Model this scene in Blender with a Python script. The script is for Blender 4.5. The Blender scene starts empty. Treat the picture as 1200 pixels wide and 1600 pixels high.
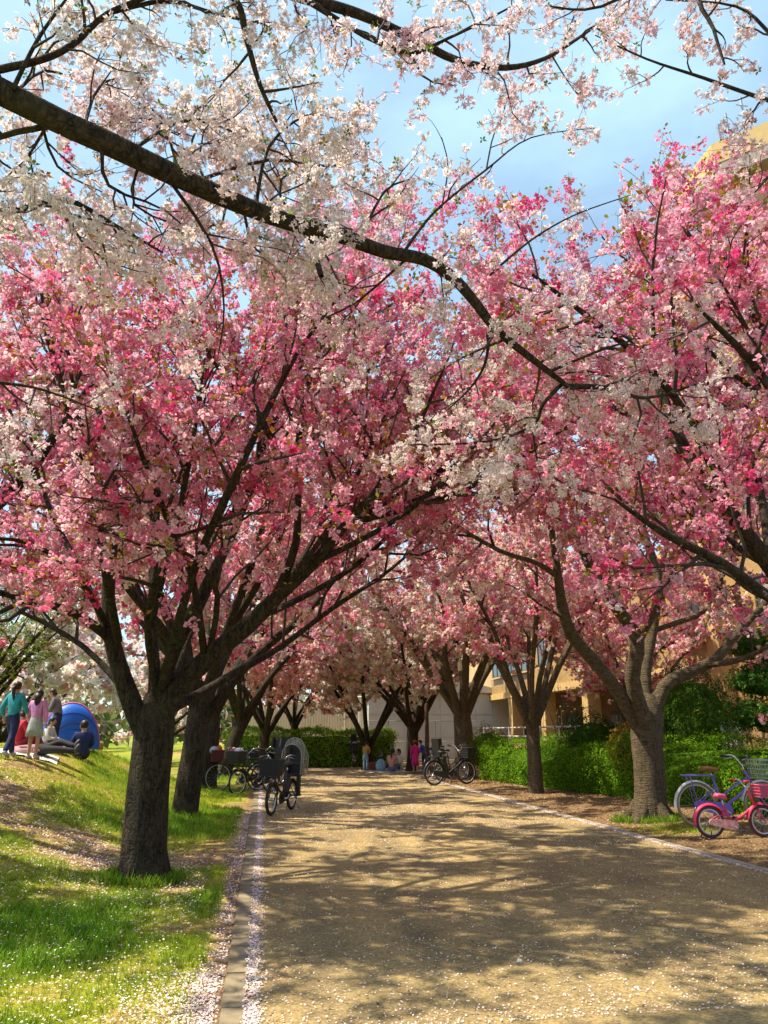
import bpy, math, random
import numpy as np
from mathutils import Vector, Matrix

# ------------------------------------------------------------------ camera, sky, sun, exposure
sc = bpy.context.scene
H = 1.42                                   # eye height of the photographer
F = 1155.0                                 # focal length in photo pixels (1200 x 1600)
PITCH = math.atan(345 / F)
YAW = math.atan(188 * math.cos(PITCH) / F)
cam_d = bpy.data.cameras.new('camera')
cam_d.sensor_fit = 'VERTICAL'; cam_d.sensor_height = 36.0
cam_d.lens = 36.0 * F / 1600.0
cam_d.clip_start = 0.05; cam_d.clip_end = 3000
cam = bpy.data.objects.new('camera', cam_d)
sc.collection.objects.link(cam)
cam.location = (0, 0, H)
cam.rotation_euler = (math.pi / 2 + PITCH, 0, -YAW)
sc.camera = cam

SUN_DIR = Vector((-0.52, 0.10, 1.0)).normalized()      # towards the sun
sun_el = math.asin(SUN_DIR.z); sun_az = math.atan2(SUN_DIR.x, SUN_DIR.y)
world = bpy.data.worlds.new('World'); sc.world = world; world.use_nodes = True
wn = world.node_tree; wn.nodes.clear()
sky = wn.nodes.new('ShaderNodeTexSky'); sky.sky_type = 'NISHITA'; sky.sun_disc = False
sky.sun_elevation = sun_el; sky.sun_rotation = sun_az
sky.air_density = 1.0; sky.dust_density = 0.8; sky.ozone_density = 1.6
bg = wn.nodes.new('ShaderNodeBackground'); bg.inputs['Strength'].default_value = 0.13
out = wn.nodes.new('ShaderNodeOutputWorld')
tc = wn.nodes.new('ShaderNodeTexCoord')
mp = wn.nodes.new('ShaderNodeMapping'); mp.inputs['Scale'].default_value = (1.0, 1.0, 2.4)
nz = wn.nodes.new('ShaderNodeTexNoise'); nz.inputs['Scale'].default_value = 2.3; nz.inputs['Detail'].default_value = 6; nz.inputs['Roughness'].default_value = 0.55
rp = wn.nodes.new('ShaderNodeValToRGB'); rp.color_ramp.elements[0].position = 0.36; rp.color_ramp.elements[1].position = 0.72
rp.color_ramp.elements[0].color = (0.30, 0.30, 0.30, 1); rp.color_ramp.elements[1].color = (0.85, 0.85, 0.85, 1)
mx = wn.nodes.new('ShaderNodeMixRGB'); mx.inputs['Color2'].default_value = (3.4, 5.1, 6.1, 1)   # thin high cloud veil
wn.links.new(tc.outputs['Generated'], mp.inputs['Vector']); wn.links.new(mp.outputs['Vector'], nz.inputs['Vector'])
wn.links.new(nz.outputs['Fac'], rp.inputs['Fac']); wn.links.new(rp.outputs['Color'], mx.inputs['Fac'])
wn.links.new(sky.outputs['Color'], mx.inputs['Color1']); wn.links.new(mx.outputs['Color'], bg.inputs['Color'])
wn.links.new(bg.outputs['Background'], out.inputs['Surface'])

sun_d = bpy.data.lights.new('sun', 'SUN'); sun_d.energy = 5.0; sun_d.angle = math.radians(0.9); sun_d.color = (1.0, 0.90, 0.71)
sun = bpy.data.objects.new('sun', sun_d); sc.collection.objects.link(sun)
sun.rotation_euler = SUN_DIR.to_track_quat('Z', 'Y').to_euler()
vs = sc.view_settings; vs.view_transform = 'Standard'; vs.look = 'None'; vs.exposure = 0.75; vs.gamma = 1.0; vs.use_curve_mapping = False
sc.cycles.use_denoising = True
sc.cycles.max_bounces = 7; sc.cycles.diffuse_bounces = 4; sc.cycles.transmission_bounces = 5; sc.cycles.transparent_max_bounces = 8
sc.cycles.use_adaptive_sampling = True; sc.cycles.adaptive_threshold = 0.015

# ------------------------------------------------------------------ picture <-> place (used to read positions off the photograph)
_cp, _sp, _cy, _sy = math.cos(PITCH), math.sin(PITCH), math.cos(YAW), math.sin(YAW)
_R = Vector((_cy, -_sy, 0)); _FW = Vector((_sy * _cp, _cy * _cp, _sp)); _U = _R.cross(_FW)
EYE = Vector((0, 0, H))
def ray(px, py): return _R * ((px - 600) / F) - _U * ((py - 800) / F) + _FW
def A(px, py, Y):
    d = ray(px, py); return EYE + d * (Y / d.y)
def G(px, py, z=0.0):
    d = ray(px, py); return EYE + d * ((z - H) / d.z)
def AX(px, py, X):
    d = ray(px, py); return EYE + d * (X / d.x)

rng = np.random.default_rng(11)
rnd = random.Random(7)
def sstep(t):
    t = np.clip(t, 0, 1); return t * t * (3 - 2 * t)
def vnoise(x, y, s=1.0, seed=0):
    """2-D value noise, vectorised, 0..1"""
    x = np.asarray(x, float) * s + 100.3 + seed * 17.7; y = np.asarray(y, float) * s + 77.1 + seed * 9.1
    xi = np.floor(x).astype(np.int64); yi = np.floor(y).astype(np.int64)
    fx = x - xi; fy = y - yi; fx = fx * fx * (3 - 2 * fx); fy = fy * fy * (3 - 2 * fy)
    def h(a, b):
        n = (a * 374761393 + b * 668265263 + seed * 144665) & 0x7fffffff
        n = (n ^ (n >> 13)) * 1274126177 & 0x7fffffff
        return ((n ^ (n >> 16)) & 0xffff) / 65535.0
    return (h(xi, yi) * (1 - fx) + h(xi + 1, yi) * fx) * (1 - fy) + (h(xi, yi + 1) * (1 - fx) + h(xi + 1, yi + 1) * fx) * fy
def fnoise(x, y, s=1.0, seed=0):
    return (vnoise(x, y, s, seed) * .5 + vnoise(x, y, s * 2.1, seed + 1) * .3 + vnoise(x, y, s * 4.3, seed + 2) * .2)

def ground_z(x, y):
    """height of the left bank and the flat rest"""
    x = np.asarray(x, float); y = np.asarray(y, float)
    m = 1.16 * sstep((-x - .75) / 3.9) * sstep((y - 1.5) / 16.0) * (1 - sstep((y - 18.3) / 6.5))
    m = m + (fnoise(x, y, .9, 5) - .5) * .10 * sstep((-x - .5) / 1.2)
    m = m + .030 * sstep((-x - .16) / .25)
    rgt = .05 * sstep((x - 5.42) / 1.2) + (fnoise(x, y, 1.1, 8) - .5) * .05 * sstep((x - 5.42) / .8)
    return m + rgt
def gz(x, y): return float(ground_z(x, y))

# ------------------------------------------------------------------ helpers: objects
COL = sc.collection
def tag(o, label=None, cat=None, group=None, kind=None):
    if label: o['label'] = label
    if cat: o['category'] = cat
    if group: o['group'] = group
    if kind: o['kind'] = kind
    return o
def empty(name, loc=(0, 0, 0), rz=0.0):
    o = bpy.data.objects.new(name, None); COL.objects.link(o); o.location = loc; o.rotation_euler = (0, 0, rz); o.empty_display_size = .2
    return o
def link(name, me, mat, parent=None, smooth=False):
    o = bpy.data.objects.new(name, me); COL.objects.link(o)
    if mat is not None and len(me.materials) == 0: me.materials.append(mat)
    if parent is not None: o.parent = parent
    if smooth:
        me.polygons.foreach_set('use_smooth', np.ones(len(me.polygons), dtype=bool))
    return o
def np_mesh(name, V, Fq, col=None):
    """mesh from arrays; Fq (M,3) or (M,4)"""
    me = bpy.data.meshes.new(name); V = np.ascontiguousarray(V, dtype=np.float32); Fq = np.ascontiguousarray(Fq, dtype=np.int32)
    k = Fq.shape[1]; M = Fq.shape[0]
    me.vertices.add(len(V)); me.vertices.foreach_set('co', V.ravel())
    me.loops.add(M * k); me.loops.foreach_set('vertex_index', Fq.ravel())
    me.polygons.add(M); me.polygons.foreach_set('loop_start', np.arange(0, M * k, k, dtype=np.int32))
    try: me.polygons.foreach_set('loop_total', np.full(M, k, dtype=np.int32))
    except Exception: pass
    if col is not None:
        a = me.attributes.new('col', 'FLOAT_COLOR', 'POINT')
        c = np.ones((len(V), 4), dtype=np.float32); c[:, :3] = col
        a.data.foreach_set('color', c.ravel())
    me.update(calc_edges=True)
    return me

class MB:
    """collects simple shapes into one mesh"""
    def __init__(s): s.v = []; s.f = []
    def add(s, vs_, fs_):
        n = len(s.v); s.v.extend([tuple(p) for p in vs_]); s.f.extend([tuple(i + n for i in f) for f in fs_])
    def box(s, c, size, rz=0.0, M=None):
        hx, hy, hz = size[0] / 2, size[1] / 2, size[2] / 2
        P = [Vector((x, y, z)) for z in (-hz, hz) for x, y in ((-hx, -hy), (hx, -hy), (hx, hy), (-hx, hy))]
        if M is None: M = Matrix.Rotation(rz, 3, 'Z')
        s.add([M @ p + Vector(c) for p in P], [(3, 2, 1, 0), (4, 5, 6, 7), (0, 1, 5, 4), (1, 2, 6, 5), (2, 3, 7, 6), (3, 0, 4, 7)])
    def box2(s, a, b):
        a, b = Vector(a), Vector(b); s.box((a + b) / 2, (abs(b.x - a.x), abs(b.y - a.y), abs(b.z - a.z)))
    def tube(s, pts, rad, n=8, cap=True):
        pts = [Vector(p) for p in pts]
        if not hasattr(rad, '__len__'): rad = [rad] * len(pts)
        t = (pts[1] - pts[0]).normalized(); u = t.orthogonal().normalized(); rings = []
        for i, p in enumerate(pts):
            t2 = (pts[min(i + 1, len(pts) - 1)] - pts[max(i - 1, 0)])
            t2 = t2.normalized() if t2.length > 1e-9 else t
            u = (u - t2 * u.dot(t2))
            u = u.normalized() if u.length > 1e-6 else t2.orthogonal().normalized()
            w = t2.cross(u)
            rings.append([p + (u * math.cos(2 * math.pi * k / n) + w * math.sin(2 * math.pi * k / n)) * rad[i] for k in range(n)])
        vs_ = [q for r in rings for q in r]; fs_ = []
        for i in range(len(rings) - 1):
            for k in range(n):
                fs_.append((i * n + k, i * n + (k + 1) % n, (i + 1) * n + (k + 1) % n, (i + 1) * n + k))
        if cap:
            fs_.append(tuple(range(n - 1, -1, -1))); m = (len(rings) - 1) * n; fs_.append(tuple(range(m, m + n)))
        s.add(vs_, fs_)
    def torus(s, c, R, r, n=28, m=6, axis='Y', a0=0.0, a1=2 * math.pi, flat=1.0):
        c = Vector(c); full = abs(a1 - a0 - 2 * math.pi) < 1e-6; N = n if full else n + 1; vs_ = []; fs_ = []
        for i in range(N):
            a = a0 + (a1 - a0) * i / n; e = Vector((math.cos(a), 0, math.sin(a)))
            for j in range(m):
                b = 2 * math.pi * j / m
                vs_.append(c + e * (R + r * math.cos(b)) + Vector((0, 1, 0)) * r * flat * math.sin(b))
        for i in range(n if not full else N):
            i2 = (i + 1) % N
            if not full and i + 1 >= N: break
            for j in range(m):
                fs_.append((i * m + j, i * m + (j + 1) % m, i2 * m + (j + 1) % m, i2 * m + j))
        s.add(vs_, fs_)
    def ellipsoid(s, c, r, n=14, m=9, M=None):
        c = Vector(c); vs_ = []; fs_ = []
        for i in range(m + 1):
            th = math.pi * i / m
            for k in range(n):
                a = 2 * math.pi * k / n
                p = Vector((r[0] * math.sin(th) * math.cos(a), r[1] * math.sin(th) * math.sin(a), r[2] * math.cos(th)))
                vs_.append(c + (M @ p if M else p))
        for i in range(m):
            for k in range(n): fs_.append((i * n + k, (i + 1) * n + k, (i + 1) * n + (k + 1) % n, i * n + (k + 1) % n))
        s.add(vs_, fs_)
    def lathe(s, c, prof, n=14, sx=1.0, sy=1.0):
        c = Vector(c); vs_ = []; fs_ = []
        for r, z in prof:
            for k in range(n):
                a = 2 * math.pi * k / n; vs_.append(c + Vector((r * sx * math.cos(a), r * sy * math.sin(a), z)))
        for i in range(len(prof) - 1):
            for k in range(n): fs_.append((i * n + k, i * n + (k + 1) % n, (i + 1) * n + (k + 1) % n, (i + 1) * n + k))
        s.add(vs_, fs_)
    def prism(s, outline, axis_vec, origin=(0, 0, 0)):
        o = Vector(origin); a = Vector(axis_vec); n = len(outline)
        vs_ = [o + Vector(p) for p in outline] + [o + Vector(p) + a for p in outline]
        fs_ = [tuple(range(n - 1, -1, -1)), tuple(range(n, 2 * n))] + [(i, (i + 1) % n, n + (i + 1) % n, n + i) for i in range(n)]
        s.add(vs_, fs_)
    def build(s, name, mat, parent=None, smooth=False, kind=None):
        me = bpy.data.meshes.new(name); me.from_pydata([tuple(p) for p in s.v], [], s.f); me.update()
        o = link(name, me, mat, parent, smooth)
        if kind: o['kind'] = kind
        return o

# ------------------------------------------------------------------ materials
def newmat(name):
    m = bpy.data.materials.new(name); m.use_nodes = True; nt = m.node_tree; nt.nodes.clear()
    o = nt.nodes.new('ShaderNodeOutputMaterial'); return m, nt, o
def N(nt, t, **kw):
    n = nt.nodes.new(t)
    for k, v in kw.items(): setattr(n, k, v)
    return n
_plain = {}
def plain(name, col, rough=0.5, metal=0.0, var=0.12, scale=30.0, bump=0.0, spec=0.5, alpha=1.0):
    """a paint / cloth / metal with slight noise in colour"""
    if name in _plain: return _plain[name]
    m, nt, o = newmat(name); b = N(nt, 'ShaderNodeBsdfPrincipled')
    t = N(nt, 'ShaderNodeTexCoord'); n = N(nt, 'ShaderNodeTexNoise'); n.inputs['Scale'].default_value = scale; n.inputs['Detail'].default_value = 4
    r = N(nt, 'ShaderNodeValToRGB'); c = np.array(col)
    r.color_ramp.elements[0].color = (*(c * (1 - var)), 1); r.color_ramp.elements[1].color = (*np.clip(c * (1 + var), 0, 1), 1)
    r.color_ramp.elements[0].position = .35; r.color_ramp.elements[1].position = .65
    nt.links.new(t.outputs['Object'], n.inputs['Vector']); nt.links.new(n.outputs['Fac'], r.inputs['Fac']); nt.links.new(r.outputs['Color'], b.inputs['Base Color'])
    b.inputs['Roughness'].default_value = rough; b.inputs['Metallic'].default_value = metal; b.inputs['Specular IOR Level'].default_value = spec
    if alpha < 1: b.inputs['Alpha'].default_value = alpha
    if bump > 0:
        bp = N(nt, 'ShaderNodeBump'); bp.inputs['Strength'].default_value = bump; bp.inputs['Distance'].default_value = .01
        nt.links.new(n.outputs['Fac'], bp.inputs['Height']); nt.links.new(bp.outputs['Normal'], b.inputs['Normal'])
    nt.links.new(b.outputs['BSDF'], o.inputs['Surface']); _plain[name] = m
    return m
def foliage_mat(name, trans=0.4, rough=0.7, spec=0.15, warm=(1, 1, 1)):
    """thin petals or leaves: colour from the mesh, light passes through"""
    m, nt, o = newmat(name); at = N(nt, 'ShaderNodeAttribute'); at.attribute_name = 'col'
    b = N(nt, 'ShaderNodeBsdfPrincipled'); b.inputs['Roughness'].default_value = rough; b.inputs['Specular IOR Level'].default_value = spec
    tr = N(nt, 'ShaderNodeBsdfTranslucent'); mx_ = N(nt, 'ShaderNodeMixShader'); mx_.inputs['Fac'].default_value = trans
    mul = N(nt, 'ShaderNodeMixRGB', blend_type='MULTIPLY'); mul.inputs['Fac'].default_value = 1; mul.inputs['Color2'].default_value = (*warm, 1)
    nt.links.new(at.outputs['Color'], b.inputs['Base Color']); nt.links.new(at.outputs['Color'], mul.inputs['Color1']); nt.links.new(mul.outputs['Color'], tr.inputs['Color'])
    nt.links.new(b.outputs['BSDF'], mx_.inputs[1]); nt.links.new(tr.outputs['BSDF'], mx_.inputs[2]); nt.links.new(mx_.outputs['Shader'], o.inputs['Surface'])
    return m
M_PETAL = foliage_mat('petal', .55, .7, .1)
M_LEAF = foliage_mat('leaf', .35, .75, .06)
M_GRASS = foliage_mat('grass_blade', .35, .6, .2)
M_LITTER = foliage_mat('litter', .15, .8, .1)

def bark_mat(name, dark, light, band=1.0):
    m, nt, o = newmat(name); b = N(nt, 'ShaderNodeBsdfPrincipled'); t = N(nt, 'ShaderNodeTexCoord')
    mp1 = N(nt, 'ShaderNodeMapping'); mp1.inputs['Scale'].default_value = (5, 5, 34)      # cherry bark: lenticels run round the stem
    n1 = N(nt, 'ShaderNodeTexNoise'); n1.inputs['Scale'].default_value = 1.6; n1.inputs['Detail'].default_value = 6; n1.inputs['Roughness'].default_value = .65
    mp2 = N(nt, 'ShaderNodeMapping'); mp2.inputs['Scale'].default_value = (14, 14, 2.6)     # vertical fissures
    n2 = N(nt, 'ShaderNodeTexNoise'); n2.inputs['Scale'].default_value = 1.5; n2.inputs['Detail'].default_value = 7; n2.inputs['Roughness'].default_value = .7
    n3 = N(nt, 'ShaderNodeTexNoise'); n3.inputs['Scale'].default_value = 2.2; n3.inputs['Detail'].default_value = 3
    for a, c in ((mp1, n1), (mp2, n2)):
        nt.links.new(t.outputs['Object'], a.inputs['Vector']); nt.links.new(a.outputs['Vector'], c.inputs['Vector'])
    nt.links.new(t.outputs['Object'], n3.inputs['Vector'])
    vo = N(nt, 'ShaderNodeTexVoronoi', feature='DISTANCE_TO_EDGE'); vo.inputs['Scale'].default_value = 1.0; mp3 = N(nt, 'ShaderNodeMapping'); mp3.inputs['Scale'].default_value = (30, 30, 6.5); dx = N(nt, 'ShaderNodeMixRGB', blend_type='ADD'); dx.inputs['Fac'].default_value = .45
    nt.links.new(t.outputs['Object'], dx.inputs['Color1']); nt.links.new(n3.outputs['Color'], dx.inputs['Color2']); nt.links.new(dx.outputs['Color'], mp3.inputs['Vector']); nt.links.new(mp3.outputs['Vector'], vo.inputs['Vector'])
    cr = N(nt, 'ShaderNodeMapRange'); cr.inputs['From Max'].default_value = .22; cr.inputs['To Min'].default_value = -.15; cr.inputs['To Max'].default_value = .04; nt.links.new(vo.outputs['Distance'], cr.inputs['Value'])
    ac = N(nt, 'ShaderNodeMath', operation='ADD'); nt.links.new(n2.outputs['Fac'], ac.inputs[0]); nt.links.new(cr.outputs['Result'], ac.inputs[1])
    ad = N(nt, 'ShaderNodeMath', operation='MULTIPLY_ADD'); ad.inputs[1].default_value = band
    nt.links.new(n1.outputs['Fac'], ad.inputs[0]); nt.links.new(ac.outputs[0], ad.inputs[2])
    r = N(nt, 'ShaderNodeValToRGB'); s = (1 + band) / 2
    r.color_ramp.elements[0].position = .40 * s * 1.0; r.color_ramp.elements[1].position = min(1, .64 * s * 1.0 + .1)
    sc_ = N(nt, 'ShaderNodeMath', operation='MULTIPLY'); sc_.inputs[1].default_value = .62
    nt.links.new(ad.outputs[0], sc_.inputs[0]); nt.links.new(sc_.outputs[0], r.inputs['Fac'])
    r.color_ramp.elements[0].color = (*dark, 1); r.color_ramp.elements[1].color = (*light, 1)
    mxm = N(nt, 'ShaderNodeMixRGB'); mxm.inputs['Color2'].default_value = (.075, .085, .035, 1)   # moss and algae
    r3 = N(nt, 'ShaderNodeValToRGB'); r3.color_ramp.elements[0].position = .52; r3.color_ramp.elements[1].position = .75; r3.color_ramp.elements[1].color = (.5, .5, .5, 1)
    nt.links.new(n3.outputs['Fac'], r3.inputs['Fac']); nt.links.new(r3.outputs['Color'], mxm.inputs['Fac']); nt.links.new(r.outputs['Color'], mxm.inputs['Color1'])
    nt.links.new(mxm.outputs['Color'], b.inputs['Base Color']); b.inputs['Roughness'].default_value = .85; b.inputs['Specular IOR Level'].default_value = .25
    bp = N(nt, 'ShaderNodeBump'); bp.inputs['Strength'].default_value = 1.0; bp.inputs['Distance'].default_value = .05
    nt.links.new(ad.outputs[0], bp.inputs['Height']); nt.links.new(bp.outputs['Normal'], b.inputs['Normal']); nt.links.new(b.outputs['BSDF'], o.inputs['Surface'])
    return m
M_BARK = bark_mat('cherry_bark', (.008, .006, .004), (.085, .060, .037), .35)
M_BARK2 = bark_mat('cherry_bark_pale', (.035, .025, .015), (.22, .16, .095), 1.5)
M_TWIG = plain('twig_bark', (.035, .022, .017), .8, var=.4, scale=12)

# ------------------------------------------------------------------ blossom and leaf templates
def rand_rot(n, r=rng):
    q = r.normal(size=(n, 4)); q /= np.linalg.norm(q, axis=1, keepdims=True); w, x, y, z = q.T
    return np.stack([np.stack([1 - 2 * (y * y + z * z), 2 * (x * y - z * w), 2 * (x * z + y * w)], -1),
                     np.stack([2 * (x * y + z * w), 1 - 2 * (x * x + z * z), 2 * (y * z - x * w)], -1),
                     np.stack([2 * (x * z - y * w), 2 * (y * z + x * w), 1 - 2 * (x * x + y * y)], -1)], -2)
def facing_rot(nrm, r=rng):
    """rotation whose z axis is nrm with random spin"""
    n = nrm / np.maximum(np.linalg.norm(nrm, axis=1, keepdims=True), 1e-6)
    a = r.normal(size=n.shape); u = a - n * (a * n).sum(1, keepdims=True); u /= np.linalg.norm(u, axis=1, keepdims=True)
    return np.stack([u, np.cross(n, u), n], -1)
def single_flower(np_=5, cup=.25):
    V = []; Fq = []; C = []
    for k in range(np_):
        a = 2 * math.pi * k / np_; i = len(V)
        def pt(r, da, z): return (r * math.cos(a + da), r * math.sin(a + da), z)
        V += [(0, 0, 0), pt(.62, -.52, cup * .5), pt(1.0, 0.0, cup), pt(.62, .52, cup * .5)]; Fq.append((i, i + 1, i + 2, i + 3))
        C += [(.62, .36, .36), (1, .985, .985), (1, .97, .97), (1, .985, .985)]
    return np.array(V), np.array(Fq), np.array(C)
def double_flower(no, ni, seed):
    r = np.random.default_rng(seed); V = []; Fq = []; C = []
    for ring, n in ((0, no), (1, ni)):
        for k in range(n):
            a = 2 * math.pi * k / n + r.uniform(-.3, .3) + ring * .5; R = (1.0 if ring == 0 else .62) * r.uniform(.85, 1.1); z = (.25 if ring == 0 else .62) * r.uniform(.6, 1.3); i = len(V); w = (.62 if n > 3 else .85) if ring == 0 else .8
            def pt(rr, da, zz): return (rr * math.cos(a + da), rr * math.sin(a + da), zz)
            V += [pt(.10, 0, -.1), pt(R * .72, -w, z * .6 + r.uniform(-.1, .1)), pt(R, r.uniform(-.15, .15), z), pt(R * .72, w, z * .6 + r.uniform(-.1, .1))]; Fq.append((i, i + 1, i + 2, i + 3))
            b = r.uniform(.85, 1.08); C += [(.80 * b, .45 * b, .55 * b), (b, b * .95, b * .95), (b, b, b), (b, b * .95, b * .95)]
    return np.array(V), np.array(Fq), np.array(C)
def puff(n, seed):
    """far blossom: a few crossed petals"""
    r = np.random.default_rng(seed); V = []; Fq = []; C = []
    for k in range(n):
        R = rand_rot(1, r)[0]; o = r.uniform(-.25, .25, 3); i = len(V)
        q = np.array([(-.9, -.35, 0), (0, -.7, .25), (.9, .3, 0), (.05, .75, .2)]) * r.uniform(.8, 1.15)
        V += list(q @ R.T + o); Fq.append((i, i + 1, i + 2, i + 3)); b = r.uniform(.85, 1.1); C += [(b, b, b)] * 4
    return np.array(V), np.array(Fq), np.array(C)
def leaf_tpl(n, seed, up=.6):
    r = np.random.default_rng(seed); V = []; Fq = []; C = []
    for k in range(n):
        a = 2 * math.pi * k / n + r.uniform(-.5, .5); el = up * r.uniform(.3, 1.3); L = r.uniform(.8, 1.2); w = .27; i = len(V)
        d = np.array((math.cos(a) * math.cos(el), math.sin(a) * math.cos(el), math.sin(el))); s = np.array((-math.sin(a), math.cos(a), 0)); b = r.uniform(.8, 1.2)
        V += [tuple(d * .08), tuple(d * .5 * L + s * w + (0, 0, .05)), tuple(d * L - np.array((0, 0, .12))), tuple(d * .5 * L - s * w + (0, 0, .05))]; Fq.append((i, i + 1, i + 2, i + 3)); C += [(b * .9,) * 3, (b,) * 3, (b * 1.05,) * 3, (b,) * 3]
    return np.array(V), np.array(Fq), np.array(C)
T_WHITE = [single_flower(5, .30), single_flower(5, .05), single_flower(5, .6)]
T_DOUBLE = [double_flower(3, 1, s) for s in range(5)]
T_MID = [double_flower(4, 1, s + 20) for s in range(4)]
T_PUFF = [puff(2, s) for s in range(5)]
T_PUFF3 = [puff(3, s + 9) for s in range(5)]
T_LEAF = [leaf_tpl(4, s) for s in range(4)]
T_LEAF2 = [leaf_tpl(2, s + 5) for s in range(4)]
T_LEAF1 = [leaf_tpl(1, s + 15, .3) for s in range(4)]

def scatter(name, tpls, P, Rm, S, C, mat, parent=None, kind='stuff'):
    """P (N,3) places, Rm (N,3,3), S (N,), C (N,3): joined copies of the templates as one mesh"""
    Vs = []; Fs = []; Cs = []; off = 0; pick = rng.integers(0, len(tpls), len(P))
    for k, (tv, tf, tc_) in enumerate(tpls):
        m = pick == k; n = int(m.sum())
        if n == 0: continue
        v = np.einsum('nij,kj->nki', Rm[m], tv) * S[m][:, None, None] + P[m][:, None, :]
        f = tf[None] + (np.arange(n) * len(tv))[:, None, None] + off; c = C[m][:, None, :] * tc_[None]
        Vs.append(v.reshape(-1, 3)); Fs.append(f.reshape(-1, tf.shape[1])); Cs.append(c.reshape(-1, 3)); off += n * len(tv)
    me = np_mesh(name, np.concatenate(Vs), np.concatenate(Fs), np.clip(np.concatenate(Cs), 0, .95))
    o = link(name, me, mat, parent)
    if kind: o['kind'] = kind
    return o
def mixcol(cols, w, n, jit=.08):
    cols = np.array(cols); i = rng.choice(len(cols), n, p=np.array(w) / sum(w)); c = cols[i]
    return np.clip(c * (1 + rng.normal(0, jit, (n, 1))) * (1 + rng.normal(0, jit * .4, (n, 3))), 0.005, .93)
PINKS = [(.92, .50, .63), (.91, .36, .53), (.87, .20, .40), (.93, .67, .73), (.80, .09, .29)]
PINK_W = [.34, .26, .12, .23, .05]
FADED = [(.86, .54, .54), (.88, .68, .62), (.80, .34, .40), (.88, .76, .64)]
FADED_W = [.35, .3, .2, .15]
CREAM = [(.86, .70, .64), (.88, .78, .70), (.80, .50, .48)]
CREAM_W = [.45, .35, .2]
WHITES = [(.93, .89, .87), (.93, .91, .89), (.91, .78, .78), (.92, .86, .78)]
WHITE_W = [.4, .3, .2, .1]
BRONZE = [(.32, .12, .02), (.42, .20, .025), (.30, .26, .02), (.19, .26, .02), (.48, .34, .04)]
BRONZE_W = [.28, .26, .2, .16, .1]
OLIVE = [(.52, .40, .06), (.42, .38, .05), (.28, .31, .04), (.42, .20, .04)]
OLIVE_W = [.3, .3, .2, .2]
GREENW = [(.12, .22, .02), (.20, .28, .03), (.28, .16, .03)]

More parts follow.
